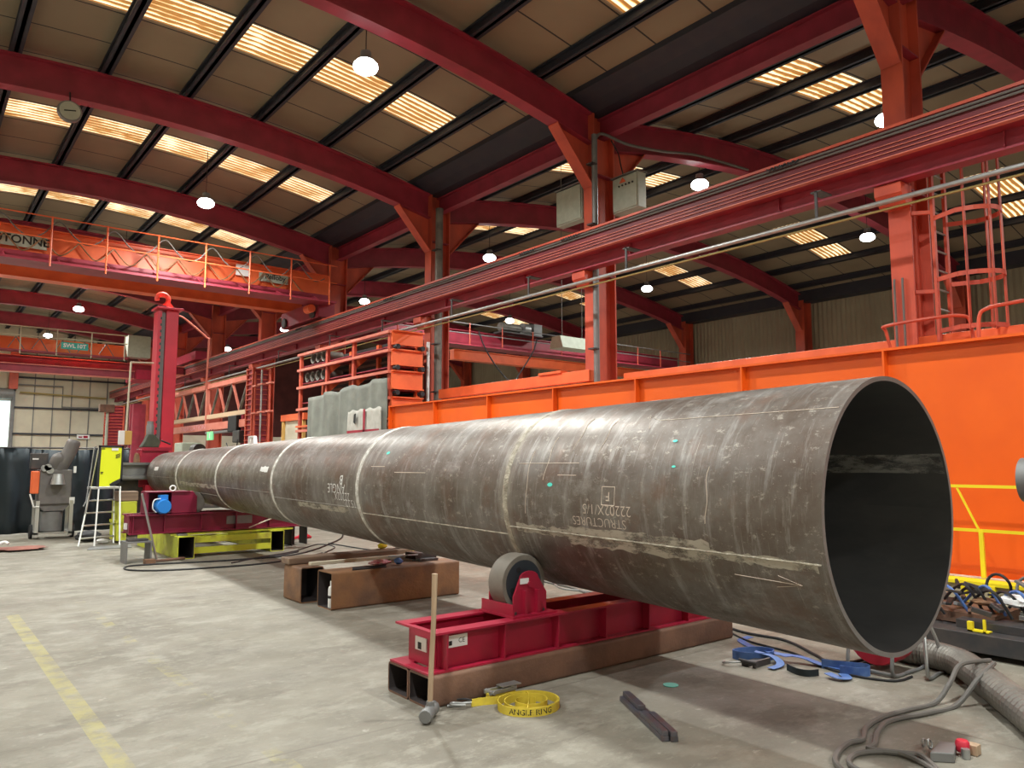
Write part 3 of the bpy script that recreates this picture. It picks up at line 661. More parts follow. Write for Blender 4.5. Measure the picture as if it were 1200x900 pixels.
t = thing('platform_handrail', 'red tubular handrail on the ladder landing right of the caged ladder', 'handrail', (10.5, 3.3, 3.02))
MB().tube(smooth_path([(10.5, 3.72, 3.02), (10.5, 3.70, 3.42), (10.5, 3.6, 3.52), (10.5, 3.3, 3.55), (10.5, 2.2, 3.6)]), .024, 8).build('rail', 'columnred', t, smooth=True)
B(10.25, 1.5, 3.02, 11.3, 4.8, 3.05).build('landing', 'craneorange', t)

# ------------------------------------------------------------------ orange stack / storage rack with tarpaulin
t = thing('storage_rack', 'tall orange rack of stacked channel frames beside the third column', 'rack', (9.5, 18.5, 0))
lv = [(2.55, 2.95), (3.25, 3.80), (3.99, 4.33), (4.45, 4.80)]
lv = [(1.95, 2.55), (2.62, 3.18), (3.36, 3.82), (3.94, 4.34), (4.44, 4.80)]
for z0, z1 in lv:
    mb = MB().box(9.08, 16.0, z0+.03, 9.95, 16.05, z1-.03).box(9.08, 15.93, z0, 9.95, 16.05, z0+.03).box(9.08, 15.93, z1-.03, 9.95, 16.05, z1)
    mb.build('end_channel', 'craneorange', t)
for z0, z1 in lv[:]:
    B(9.0, 16.05, z1-.07, 9.1, 21.5, z1).build('side_rail', 'salmon', t); B(9.0, 16.05, z0-.0, 9.1, 21.5, z0+.05).build('side_rail', 'craneorange', t) if z0 < 3 else None
for y in (16.1, 18.0, 19.6, 21.4): B(9.08, y, 0, 9.16, y+.12, 4.74).build('upright', 'columnred', t)
for y, z in ((18.0, 4.44), (19.6, 4.44), (18.0, 3.94), (19.6, 3.94)): MB().prism([(9.16, z-.08), (9.55, z-.08), (9.16, z-.42)], 'y', y+.1, y+.115).build('divider', 'craneorange', t)
for y in (16.05, 18.0, 19.6, 21.4): B(9.8, y, 0, 9.9, y+.12, 4.74).build('upright', 'craneorange', t)
mb = MB()
for i in range(26): z = .3+i*.17; mb.box(9.86, 16.1, z, 9.9, 21.45, z+.07)
mb.build('slatted_back', 'rust', t); B(9.905, 16.1, .2, 9.93, 21.45, 4.75).build('backing', 'slate', t)
for z0, z1 in lv: B(9.15, 16.1, z0-.03, 9.85, 21.4, z0-.005).build('shelf', 'maroon', t)
for z in (3.27, 3.88, 4.39):
    for x in (9.16, 9.86): MB().lathe([(0, 0), (.06, 0), (.06, .16), (0, .16)], (x, 15.84, z), 'y', 12).build('roller', 'black', t)
for r_, (z, n) in enumerate(((4.06, 4), (4.58, 3))):
    for j in range(n):
        y = 19.95+j*.36
        tag(MB().lathe([(0, .45), (.118, .45), (.122, .01), (.145, 0), (.145, .55), (0, .55)], (9.12, y, z+.02), 'x', 20).build('pipe_offcut', 'duct', loc=(9.3, y, z), smooth=True),
            f'grey pipe offcut on the {("middle", "top")[r_]} shelf of the orange rack, {ORD[n-1-j]} from the left', 'pipe', 'pipe offcuts in the orange rack')
# tarpaulin sheet with folds
def cloth(name, x, y0, y1, ztop, zbot, m, amp, seed, nx=60, nz=14, fq=1.):
    rnd = random.Random(seed); ph = [rnd.uniform(0, 6) for _ in range(5)]; vs = []
    for i in range(nx+1):
        u = i/nx; y = y0+(y1-y0)*u; zt = ztop(u)
        for j in range(nz+1):
            v = j/nz; z = zt+(zbot-zt)*v
            dx = amp*(math.sin(fq*u*31+ph[0]+v*2)+.6*math.sin(fq*u*53+ph[1]-v*3)+.5*math.sin(fq*u*17+ph[2])*v)
            vs.append((x+dx, y, z+.02*math.sin(u*25+ph[3])*(1-v)))
    f = [(i*(nz+1)+j, (i+1)*(nz+1)+j, (i+1)*(nz+1)+j+1, i*(nz+1)+j+1) for i in range(nx) for j in range(nz)]
    mb = MB().add(vs, f); return mb
o = cloth('t', 8.9, 15.95, 20.45, lambda u: 3.62-.2*u+.03*math.sin(u*19), 1.9, 'tarp', .03, 3, 110).build('tarpaulin', 'tarp', loc=(8.9, 18.5, 1.9), smooth=True)
o.modifiers.new('s', 'SOLIDIFY').thickness = .006
tag(o, 'grey-green tarpaulin hung over the lower half of the orange rack', 'tarpaulin')
o = thing('flag', 'white and red cloth flag hung at the right of the grey tarpaulin', 'flag', (8.82, 17, 2.3))
c = cloth('t', 8.82, 16.0, 17.75, lambda u: 2.92-.02*u, 2.3, 'offwhite', .010, 5, 30, 8).build('cloth', 'offwhite', o, smooth=True); c.modifiers.new('s', 'SOLIDIFY').thickness = .005
B(8.775, 16.75, 2.32, 8.785, 16.85, 2.9).build('red_stripe', 'crimson', o); B(8.775, 16.05, 2.30, 8.785, 17.7, 2.40).build('red_stripe', 'crimson', o)
MB().prism([(17.25, 2.55), (17.35, 2.6), (17.32, 2.8), (17.22, 2.82)], 'x', 8.77, 8.778).build('dark_motif', 'ink', o)

# ------------------------------------------------------------------ far right-hand machinery: truss gantry, laced columns, banner beam
t = thing('lattice_beam', 'salmon-pink lattice beam with zigzag bracing in front of the far columns', 'truss', (9.4, 32, 3.3))
M['palesalmon'] = mat('pale_cream_red', (.66, .46, .30), .5)
B(9.3, 26.6, 4.5, 9.5, 40, 4.68).build('top_chord', 'salmon', t); B(9.3, 26.4, 3.30, 9.5, 40, 3.46).build('bottom_chord', 'palesalmon', t)
n = 0; y = 26.7
while y < 39:
    MB().bar((9.4, y, 4.5), (9.4, y+.8, 3.46), .08, .05).build('diagonal', 'duct', t)
    MB().bar((9.4, y+.8, 3.46), (9.4, y+1.6, 4.5), .08, .05).build('diagonal', 'salmon', t); y += 1.6
B(9.28, 31.0, 2.9, 9.40, 31.15, 4.8).build('post', 'salmon', t)
for y in (26.9, 39.5): B(9.32, y, 0, 9.48, y+.2, 3.3).build('post', 'maroon', t)
t = thing('banner_beam', 'pink beam lettered FABRICATION below the lattice beam', 'beam', (9.4, 32, 2.85))
B(9.25, 25.9, 2.85, 9.4, 38, 3.12).build('beam', 'salmon', t)
text('FABRICATION', .36, 'pink', t, lambda u, v: (9.24, 32.6-u*1.5, 2.99+v*.8))
for y in (26.2, 37.6): B(9.27, y, 0, 9.38, y+.12, 2.85).build('post', 'maroon', t)
def laced(x, y, w, h, label):
    t = thing('laced_column', label, 'column', (x, y, 0))
    for dx in (-w/2, w/2-.08):
        for dy in (-w/2, w/2-.08): B(x+dx, y+dy, 0, x+dx+.08, y+dy+.08, h).build('angle', 'columnred', t)
    B(x-w/2+.05, y-w/2+.05, 0, x+w/2-.05, y+w/2-.05, h-.02).build('core', 'maroon', t)
    n = min(28, int(h/.17)); mb = MB()
    for i in range(n): z = .1+i*h/n; mb.box(x-w/2-.01, y-w/2-.01, z, x+w/2+.01, y+w/2+.01, z+.03)
    mb.build('battens', 'columnred', t)
laced(9.35, 25.6, .62, 4.8, 'ribbed dark red column left of the orange rack, reaching the crane runway')
laced(9.5, 49, .9, 4.9, 'ribbed red column in front of the far wall left of the tall mast')
B(9.0, 45.2, 0, 9.4, 45.9, 4.9)
tag(MB().box(9.1, 42.5, 0, 9.7, 43.4, 4.6).box(9.05, 42.9, 0, 9.1, 43.0, 4.6).build('tall_red_locker', 'maroon', loc=(9.4, 43, 0), bevel=.02), 'tall plain red casing just left of the mast in front of the far wall', 'cabinet')
for i, (x, y) in enumerate(((9.0, 24.9), (8.95, 24.2), (9.0, 23.6))):
    t = thing('scaffold_pole', f'thin steel scaffold pole in front of the ribbed column, {ORD[2-i]} from the left', 'pole', (x, y, 0), 'scaffold poles by the rack')
    MB().tube([(x, y, 0), (x, y, 4.6)], .03, 8).build('tube', 'columnred' if i != 1 else 'steel', t)
    for z in (2.2, 3.2, 4.1): B(x-.06, y-.2, z, x+.06, y+.2, z+.05).build('coupler', 'salmon', t)
t = thing('green_exit_sign', 'small glowing green sign hanging under the pink lettered beam', 'sign', (9.2, 30, 2.6))
B(9.14, 29.6, 2.45, 9.18, 30.35, 2.78).build('panel', 'greensign', t)
for y in (29.8, 30.1): MB().tube([(9.16, y, 2.78), (9.2, y, 2.86)], .01, 5).build('wire', 'black', t)
B(9.13, 29.93, 2.52, 9.138, 30.03, 2.72).build('arrow', 'white', t)
t = thing('camera_trolley', 'black motorised trolley hanging under the lattice beam', 'trolley', (9.3, 27.5, 2.8))
B(9.15, 27.1, 2.7, 9.5, 28.0, 3.28).build('body', 'black', t, bevel=.03); B(9.1, 26.6, 2.3, 9.4, 27.3, 2.72).build('motor', 'darksteel', t, bevel=.03)
B(9.15, 28.0, 2.7, 9.4, 30.6, 2.78).build('arm', 'grey', t)
MB().tube(smooth_path([(9.1, 26.7, 2.4), (9.1, 26.9, 2.0), (9.1, 27.4, 1.9), (9.1, 27.9, 2.3)]), .02, 6).build('hose', 'black', t)
t = thing('timber_trestle', 'ochre framed partition with an orange top rail left of the tarpaulin', 'partition', (9.5, 22.5, 0))
B(9.4, 21.9, 0, 9.5, 22.05, 2.95).build('post', 'kraft', t); B(9.4, 23.4, 0, 9.5, 23.55, 2.95).build('post', 'kraft', t); B(9.38, 21.8, 2.9, 9.52, 23.6, 3.1).build('top_rail', 'craneorange', t)
B(9.46, 22.05, 0, 9.49, 23.4, 2.9).build('panel', 'cream', t)
tag(B(8.2, 30.2, 0, 8.9, 31.2, 2.35).build('grey_machine_cabinet', 'cabinet', loc=(8.5, 30.7, 0), bevel=.03), 'grey machine cabinet just right of the red mast behind the tube', 'cabinet')
t = thing('grey_lathe', 'dark grey machine with levers showing over the tube right of the grey cabinet', 'machine', (8.5, 28.5, 0))
B(8.2, 28.0, 0, 9.0, 29.6, 1.85).build('bed', 'grey', t, bevel=.04); MB().lathe([(0, 0), (.22, 0), (.22, .5), (0, .5)], (8.3, 28.3, 2.05), 'y', 14).build('chuck', 'darksteel', t)
B(8.3, 29.0, 1.85, 8.7, 29.4, 2.2).build('head', 'darksteel', t, bevel=.02)
# cream partition seen behind the tube
struct(B(11.4, 44.0, 0, 28, 44.1, 3.1), 'wall_partition', 'cream')
M['farred'] = mat('dark_red_sheeting', (.24, .07, .065), .6, 0, (.13, .04, .04), 1.5, .7)
struct(B(10.9, YF-.19, 0, 29.4, YF-.13, 9.7), 'wall_far_side', 'farred')

# ------------------------------------------------------------------ manipulator mast and its base
t = thing('manipulator_mast', 'tall red welding manipulator mast with a hooked top at the far end of the tube', 'mast', (4.78, 19.4, 0))
B(4.74, 19.22, .3, 5.02, 19.62, 5.25).build('column', 'mastred', t, bevel=.01)
B(4.55, 19.18, .3, 4.63, 19.6, 5.2).build('column', 'mastred', t)
B(4.63, 19.3, .3, 4.74, 19.5, 5.2).build('slideway', 'grey', t)
mb = MB()
for i in range(30): mb.box(4.60, 19.165, .5+i*.155, 4.63, 19.18, .56+i*.155)
mb.build('rack_teeth', 'darksteel', t)
B(4.5, 19.1, 5.25, 5.1, 19.68, 5.30).build('cap_plate', 'mastred', t, bevel=.008)
mb = MB().prism([(4.6+.21+.2*math.cos(a)*1.0, 5.58+.2*math.sin(a)) for a in [i*2*PI/24 for i in range(24)]], 'y', 19.3, 19.36)
mb.lathe([(.09, -.06), (.18, -.09), (.2, -.05), (.2, .05), (.18, .09), (.09, .06)], (4.66, 19.4, 5.52), 'y', 24)
mb = MB().tube([(4.68+.13*math.cos(a), 19.4, 5.53+.13*math.sin(a)) for a in [math.radians(200-i*20) for i in range(15)]], [.055]*12+[.045, .035, .02], 10)
mb.bar((4.78, 19.4, 5.46), (4.92, 19.4, 5.3), .09, .09)
mb.build('top_hook', 'hook', t, smooth=True)
MB().tube(smooth_path([(5.03, 19.4, 5.16), (5.2, 19.4, 5.12), (5.75, 19.4, 4.7), (5.8, 19.4, 4.6), (5.78, 19.4, 3.4)], 4), .025, 8).build('cable_arm', 'salmon', t)
B(4.4, 19.15, 0, 5.4, 20.1, .3).build('base', 'maroon', t, bevel=.02)
t = thing('turntable_positioner', 'dark red positioner with a grooved steel turntable wheel at the far mouth of the tube', 'machine', (4.1, 18.9, 0))
B(3.75, 18.55, 0, 4.25, 19.0, 1.3).build('pedestal', 'darksteel', t, bevel=.02)
MB().lathe([(0, 0), (.42, 0), (.45, .03), (.45, .08), (.36, .1), (.36, .3), (.45, .33), (.45, .38), (0, .38)], (3.98, 18.6, 1.22), 'z', 30).build('wheel', 'grey', t, smooth=True)
B(4.15, 18.5, 1.05, 4.75, 18.9, 1.9).build('headstock', 'crimson', t, bevel=.02)
MB().lathe([(0, 0), (.2, 0), (.12, .35), (0, .35)], (4.1, 18.7, 1.62), 'x', 16).build('motor_cone', 'rustlight', t, smooth=True)
B(4.2, 18.45, 1.86, 4.8, 19.0, 1.94).build('top_plate', 'crimson', t)
B(4.25, 18.35, .0, 4.6, 18.6, 1.1).build('frame', 'mastred', t)
t = thing('green_actuator', 'grey-green motor unit standing on the red positioner', 'motor', (4.45, 18.8, 1.94))
M['army'] = mat('army_green', (.055, .075, .045), .55, 0, (.03, .04, .028), 6, .7)
MB().prism([(4.2, 1.945), (4.66, 1.945), (4.56, 2.14), (4.46, 2.24), (4.34, 2.24), (4.28, 2.08)], 'y', 18.66, 18.92).build('base', 'army', t, bevel=.015)
MB().lathe([(0, 0), (.085, 0), (.085, .20), (.07, .22), (.07, .30), (0, .30)], (4.40, 18.8, 2.24), 'z', 16).build('motor', 'grey', t, smooth=True)
MB().tube([(4.48, 18.7, 2.2), (4.6, 18.68, 2.05)], .02, 6).build('lever', 'darksteel', t)
t = thing('yellow_pendant', 'yellow and white control box hanging on a white pole left of the mast', 'control box', (4.0, 19, 2))
B(3.92, 19.0, 2.0, 4.07, 19.1, 2.32).build('box', 'kraft', t, bevel=.01); B(3.80, 19.0, 2.0, 3.92, 19.1, 2.32).build('cover', 'white', t, bevel=.01)
MB().tube([(3.95, 19.05, 2.32), (3.98, 19.05, 3.9)], .022, 8).build('pole', 'cream', t); MB().tube([(3.98, 19.05, 3.9), (4.52, 19.3, 3.95)], .02, 8).build('arm', 'cream', t)
t = thing('clamp_fixture', 'small red lever clamp on top of the positioner below the mast', 'clamp', (4.68, 18.7, 1.94))
MB().prism([(4.56, 1.94), (4.8, 1.94), (4.74, 2.14), (4.62, 2.14)], 'y', 18.6, 18.68).build('bracket', 'mastred', t); MB().tube([(4.6, 18.6, 2.1), (4.8, 18.6, 2.02)], .02, 6).build('lever', 'black', t)

# ------------------------------------------------------------------ the tube
def pc(y): u = (y-PY0)/PL; return PX+PDX*u, PZ+PDZ*u, PR-PDR*u
def onpipe(y, th, lift=0.):
    cx, cz, r = pc(y); a = math.radians(th); return (cx+(r+lift)*math.cos(a), y, cz+(r+lift)*math.sin(a))
YE = PY0+6*PL
def pipe_mesh():
    n = 128; ys = [PY0+.0]+[PY0+PL*6*i/36 for i in range(1, 37)]; me = bpy.data.meshes.new('steel_tube')
    vs = []; k = len(ys); T = .026
    o = Vector((PX, PY0, PZ))
    for inner in (0, 1):
        for y in ys:
            cx, cz, r = pc(y); r -= T*inner
            vs += [Vector((cx+r*math.cos(2*PI*j/n), y, cz+r*math.sin(2*PI*j/n)))-o for j in range(n)]
    f = []; mi = []
    for i in range(k-1):
        for j in range(n):
            a, b = i*n+j, i*n+(j+1) % n
            f.append((a, a+n, b+n, b)); mi.append(0)
            a += k*n; b += k*n
            f.append((a, b, b+n, a+n)); mi.append(1)
    for j in range(n):
        a, b = j, (j+1) % n; f.append((a, b, b+k*n, a+k*n)); mi.append(2)
        a += (k-1)*n; b += (k-1)*n; f.append((a, a+k*n, b+k*n, b)); mi.append(2)
    me.from_pydata([tuple(v) for v in vs], [], f)
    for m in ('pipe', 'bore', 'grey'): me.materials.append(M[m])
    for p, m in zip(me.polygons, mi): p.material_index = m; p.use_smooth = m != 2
    me.set_sharp_from_angle(angle=math.radians(40))
    ob = bpy.data.objects.new('steel_tube', me); C.objects.link(ob); ob.location = o
    return tag(ob, 'giant tapered rolled steel tube of six welded cans lying on powered rollers', 'steel tube')
tube = pipe_mesh()
def ringpts(y, lift, n=96): return [onpipe(y, 360*i/n, lift) for i in range(n)]
for i in range(1, 6):
    y = PY0+PL*i; mb = MB(); w = .036 if i > 1 else .03; n = 160; vs = []
    for dy, l in ((-w, .0005), (-w*.6, .006), (0, .008), (w*.6, .006), (w, .0005)):
        vs += [onpipe(y+dy+.003*math.sin(j*1.7), 360*j/n, l+.0012*math.sin(j*2.3)) for j in range(n)]
    mb.add(vs, [(a*n+j, a*n+(j+1) % n, (a+1)*n+(j+1) % n, (a+1)*n+j) for a in range(4) for j in range(n)])
    mb.build('circumferential_weld', 'bead' if i == 1 else 'chalkband', tube, smooth=True)
for i, (a0, a1) in enumerate(((-163.8, -161.7), (-160.5, -154.0), (-163.4, -160), (-170, -164), (-150, -150), (-175, -175))):
    y0, y1 = PY0+PL*i+.03, PY0+PL*(i+1)-.03; vs = []; n = 40; am = (a0+a1)/2
    for q, (wd, l) in enumerate(((-.6, .0005), (0, .005), (.6, .0005))):
        vs += [onpipe(y0+(y1-y0)*j/n, am+wd*(.9 if i < 2 else .5)+(.1*math.sin(j*3)), l) for j in range(n+1)]
    MB().add(vs, [(a*(n+1)+j, a*(n+1)+j+1, (a+1)*(n+1)+j+1, (a+1)*(n+1)+j) for a in range(2) for j in range(n)]).build('long_weld', 'bead' if i < 2 else 'dullbead', tube, smooth=True)
def patch(y0, y1, a0, a1, m, name, n=24, k=8, seed=1, lift=.0012):
    rnd = random.Random(seed); vs = []
    for i in range(n+1):
        for j in range(k+1):
            a = a0+(a1-a0)*j/k
            if j in (0, k): a += rnd.uniform(-.8, .8)
            vs.append(onpipe(y0+(y1-y0)*i/n, a, lift))
    return MB().add(vs, [(i*(k+1)+j, (i+1)*(k+1)+j, (i+1)*(k+1)+j+1, i*(k+1)+j+1) for i in range(n) for j in range(k)]).build(name, m, tube, smooth=True)
patch(2.75, 4.0, -167.5, -157.0, 'brush', 'ground_patch', seed=2); patch(2.08, 2.9, -163.5, -159.5, 'brush', 'ground_patch', seed=12); patch(3.9, 4.6, -165.5, -160.5, 'brush', 'ground_patch', seed=13)
patch(12.8, 15.2, -169, -162.0, 'brush', 'ground_patch', seed=14)
patch(7.7, 9.2, -160.5, -154.5, 'brush', 'ground_patch', seed=3)
# bright brushed strip along the seam inside the bore
vs = []; n = 30
for j in range(n+1):
    y = PY0+.012+7.*j/n; cx, cz, r = pc(y); r -= .028
    for a in (17+random.uniform(-.5, .5), 20, 22, 24, 27+random.uniform(-.5, .5)):
        vs.append((cx+r*math.cos(math.radians(a)), y, cz+r*math.sin(math.radians(a))))
MB().add(vs, [(j*5+i, j*5+i+1, (j+1)*5+i+1, (j+1)*5+i) for j in range(n) for i in range(4)]).build('bore_weld_strip', 'borebrush', tube)
# chalk marks: written the other way up, the tube has since been turned
def chalk(body, size, y, th, m='chalk', bold=-.0):
    cx, cz, r = pc(y)
    text(body, size, m, tube, lambda u, v: onpipe(y+u, th+math.degrees(v/r), .0022), 'chalk_mark', bold)
chalk('STRUCTURES', .088, 3.66, -171.2, bold=-.0015); chalk('22202X/1/5', .098, 3.58, -177.8, bold=-.0015); chalk('F', .085, 3.56, 175.3)
mb = MB()
for (a, b) in (((-.06, -.06), (.06, -.06)), ((.06, -.06), (.06, .06)), ((.06, .06), (-.06, .06)), ((-.06, .06), (-.06, -.06))):
    mb.tube([onpipe(3.56+a[0], 175.3+math.degrees(a[1]/.74), .001), onpipe(3.56+b[0], 175.3+math.degrees(b[1]/.74), .001)], .003, 4)
mb.build('chalk_box', 'chalk', tube)
chalk('B', .15, 7.82, 172.6, 'white'); chalk('ANGLE', .15, 7.95, -179.0, 'white', -.002); chalk('22202X', .13, 7.8, -171.5, 'white', -.002); chalk('15.12', .12, 7.6, -165.5, 'white', -.002)
def line(pts, r=.0020, m='chalk', name='chalk_line'):
    MB().tube([onpipe(y, a, .001) for y, a in pts], r, 4).build(name, m, tube)
line([(2.02+.0+.03, 132), (3.3, 132)]); line([(3.3, 132), (3.42, 128), (3.35, 138)])
line([(2.62, -153.5), (2.2, -153)], .0016); line([(2.33, -156), (2.2, -153), (2.36, -150.5)], .0016)
for yy, a0, a1 in ((4.0, 125, 150), (3.72, 130, 152), (4.25, 140, 168), (2.75, 160, 185), (4.45, 150, 188)): line([(yy+.01*math.sin(k), a0+(a1-a0)*k/8) for k in range(9)], .0022)
line([(4.6, 158), (3.9, 158)], .002); line([(3.9, 165), (4.1, 165)], .002); line([(6.0, 165), (6.6, 165)], .003); line([(7.15, 160), (6.85, 160)], .003)
for y, a, s in ((4.17, 170.6, .018), (6.9, 147.1, .022), (3.02, 160.1, .010), (3.07, 146.6, .012)):
    cx, cz, r = pc(y); MB().add([onpipe(y+1.6*s*math.cos(k*PI/8), a+math.degrees(s*.8*math.sin(k*PI/8)/r), .003) for k in range(16)], [tuple(range(16))]).build('cyan_spot', 'cyan', tube)
cx, cz, r = pc(2.35); r -= .03; MB().add([(cx-r*math.cos(math.radians(4)+.03*math.sin(k*PI/6)), 2.35+.04*math.cos(k*PI/6), cz+.0+r*.03*math.sin(k*PI/6)) for k in range(12)], [tuple(range(12))])
patch(10.3, 10.62, 160, 167, 'white', 'paint_dab', 6, 4, 5, .003); patch(17.1, 17.45, 161, 170, 'white', 'paint_dab', 6, 4, 6, .003)
# lifting lug on top
cx, cz, r = pc(12.72)
mb = MB()
for a, b in (((-.11, 0), (-.11, .13)), ((-.11, .13), (.11, .13)), ((.11, .13), (.14, 0)), ((0, 0), (0, .13))): mb.bar((cx, 12.72-a[0], cz+r+a[1]-.01), (cx, 12.72-b[0], cz+r+b[1]-.01), .06, .03)
mb.build('lifting_lug', 'white', tube)

# ------------------------------------------------------------------ near roller bed on box beams
def shade_inside(o):  # inner faces painted dark to put shade into the open mouths
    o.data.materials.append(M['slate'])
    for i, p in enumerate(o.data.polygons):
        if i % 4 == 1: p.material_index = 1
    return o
def boxbeam(x0, y0, z0, x1, y1, z1, label, m='rust', axis='x', t=.014, g=None):
    return tag(shade_inside(MB().hollow(x0, y0, z0, x1, y1, z1, t, axis, .025).build('box_section_beam', m, loc=((x0+x1)/2, (y0+y1)/2, z0), smooth=True)), label, 'steel beam', g)
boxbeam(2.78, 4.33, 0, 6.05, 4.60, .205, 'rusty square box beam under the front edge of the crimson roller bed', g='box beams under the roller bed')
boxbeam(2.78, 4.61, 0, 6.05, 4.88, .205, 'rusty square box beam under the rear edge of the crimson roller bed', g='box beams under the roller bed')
t = thing('roller_bed', 'crimson idler roller bed carrying the near end of the tube', 'roller bed', (4.4, 4.6, .205))
zt = .475
MB().box(2.86, 4.36, .207, 6.0, 4.52, .221).box(2.86, 4.70, .207, 6.0, 4.86, .221).box(2.78, 4.36, .2075, 2.859, 4.86, .221).build('bottom_flange', 'crimson', t)
MB().box(2.86, 4.34, zt-.014, 6.0, 4.46, zt).box(2.86, 4.74, zt-.014, 6.0, 4.86, zt).box(2.82, 4.34, zt-.014, 2.859, 4.86, zt).build('top_flange', 'crimson', t)
MB().box(2.90, 4.43, .22, 6.0, 4.445, zt-.013).build('front_web', 'crimson', t); MB().box(2.90, 4.78, .22, 6.0, 4.795, zt-.013).build('rear_web', 'crimson', t)
B(2.885, 4.445, .222, 2.90, 4.78, zt-.013).build('end_plate', 'crimson', t)
for x in (2.93, 3.42, 3.93, 4.44, 4.95, 5.46, 5.96):
    MB().prism([(4.35, zt-.015), (4.43, zt-.015), (4.43, .222), (4.36, .222)], 'x', x-.006, x+.006).build('stiffener', 'crimson', t)
s = B(2.97, 4.424, .345, 3.14, 4.429, .425).build('rating_plate', 'white', t)
text('CE', .045, 'ink', s, lambda u, v: (3.09+u, 4.422, .385+v)); B(2.985, 4.421, .36, 3.01, 4.4235, .39).build('pictogram', 'ink', s)
s = B(2.876, 4.54, .31, 2.884, 4.68, .40).build('rating_plate', 'white', t)
B(2.872, 4.6, .32, 2.8755, 4.64, .365).build('pictogram', 'ink', s)
def roller(xc, inner):
    # bracket cheeks, wheel
    yw0, yw1 = 4.50, 4.68; zc = .70; g = 1 if inner > 0 else -1
    for y0, y1, dz in ((4.44, 4.455, 0), (4.73, 4.745, 0)):
        pr = [(xc-.15, .49), (xc+.17, .49), (xc+.17, .63), (xc+.09, .745)]+[(xc+.09*math.cos(a), .745+.05*math.sin(a)) for a in [i*PI/8 for i in range(1, 8)]]+[(xc-.09, .745), (xc-.15, .62)]
        MB().prism(pr, 'y', y0, y1).build('cheek_plate', 'crimson', t, bevel=.003)
    MB().box(xc-.2, 4.38, zt, xc+.22, 4.8, zt+.015).build('foot_plate', 'crimson', t)
    MB().box(xc-.19, 4.4, .49, xc-.175, 4.78, .57).build('end_gusset', 'crimson', t)
    for dx in (-.06, .06): B(xc+dx-.012, 4.40, .49, xc+dx+.012, 4.44, .66).build('rib', 'crimson', t)
    w = MB().lathe([(.06, -.08), (.165, -.08), (.17, -.085), (.205, -.085), (.213, -.06), (.213, .06), (.205, .085), (.17, .085), (.06, .08)], (xc, 4.59, zc), 'y', 40).build('wheel', 'tyre', t, smooth=True)
    h = MB().lathe([(0, -.088), (.168, -.088), (.168, .088), (0, .088)], (xc, 4.59, zc), 'y', 36).build('hub', 'hub', w, smooth=True)
    for a in (25, 115, 205, 295):
        x, z = xc+.125*math.cos(math.radians(a)), zc+.11*math.sin(math.radians(a)); MB().lathe([(0, -.0905), (.022, -.0905), (.022, -.087), (0, -.087)], (x, 4.59, z), 'y', 12).build('hub_hole', 'black', w)
    MB().tube([(xc, 4.42, zc), (xc, 4.77, zc)], .022, 12).build('axle', 'crimson', t)
    for dx, dz in ((-.13, .0), (.14, 0)): MB().lathe([(0, 0), (.016, 0), (.016, .02), (0, .02)], (xc+dx, 4.45, zt+.015), 'z', 6).build('bolt', 'darksteel', t)
    B(xc-.09, 4.434, .705, xc-.01, 4.439, .745).build('sticker', 'white', t)
roller(3.713, -1); roller(5.121, 1)

# far powered roller bed
t = thing('powered_roller_bed', 'claret powered roller bed under the far half of the tube', 'roller bed', (4.4, 14, .4))
MB().box(2.97, 13.7, .42, 6.1, 13.86, .44).box(2.97, 14.14, .42, 6.1, 14.3, .44).build('bottom_flange', 'claret', t)
MB().box(2.97, 13.7, .72, 6.1, 13.86, .74).box(2.97, 14.14, .72, 6.1, 14.3, .74).build('top_flange', 'claret', t)
B(3.0, 13.78, .44, 6.1, 13.8, .72).build('front_web', 'claret', t); B(3.0, 14.2, .44, 6.1, 14.22, .72).build('rear_web', 'claret', t); B(2.98, 13.8, .44, 3.0, 14.2, .72).build('end_plate', 'claret', t)
for x in (3.02, 3.5, 4.1, 4.7, 5.3, 5.9): B(x, 13.71, .44, x+.012, 13.78, .72).build('stiffener', 'claret', t)
B(4.55, 13.765, .52, 5.0, 13.777, .66).build('rating_plate', 'grey', t); B(2.94, 13.9, .5, 2.975, 14.0, .6).build('sticker', 'white', t)
hb = MB().box(3.22, 14.12, .745, 3.95, 14.16, 1.10).box(3.22, 13.75, .745, 3.25, 14.12, 1.10).box(3.22, 13.70, 1.10, 3.9, 14.16, 1.115).build('gearbox_housing', 'claret', t)
MB().prism([(3.60, .745), (4.02, .745), (4.02, 1.02), (3.94, 1.115), (3.60, 1.115)], 'y', 13.72, 13.78).build('gearbox_cover', 'claret', t, bevel=.01)
mt = MB().lathe([(0, -.17), (.105, -.17), (.12, -.14), (.12, .12), (.09, .15), (0, .15)], (3.45, 13.72, .87), 'y', 20).build('motor', 'blue', t, smooth=True)
for i in range(10):
    a = i*PI/5; MB().bar((3.45+.118*math.cos(a), 13.60, .87+.118*math.sin(a)), (3.45+.118*math.cos(a), 13.80, .87+.118*math.sin(a)), .012, .012).build('cooling_fin', 'blue', mt)
B(3.39, 13.62, .98, 3.52, 13.76, 1.06).build('terminal_box', 'blue', mt)
MB().tube(smooth_path([(3.4, 13.62, 1.0), (3.30, 13.6, .98), (3.28, 13.6, .85), (3.34, 13.62, .78)]), .01, 6).build('motor_cable', 'white', t)
e = MB().tube([(3.62+.045*math.cos(a), 13.75, 1.165+.045*math.sin(a)) for a in [i*PI/8 for i in range(16)]], .013, 6, True).build('eye_bolt', 'white', t, smooth=True)
for x in (4.005, 5.205):
    w = MB().lathe([(.05, -.1), (.19, -.1), (.2, -.08), (.2, .08), (.19, .1), (.05, .1)], (x, 14.0, .90), 'y', 30).build('wheel', 'tyre', t, smooth=True)
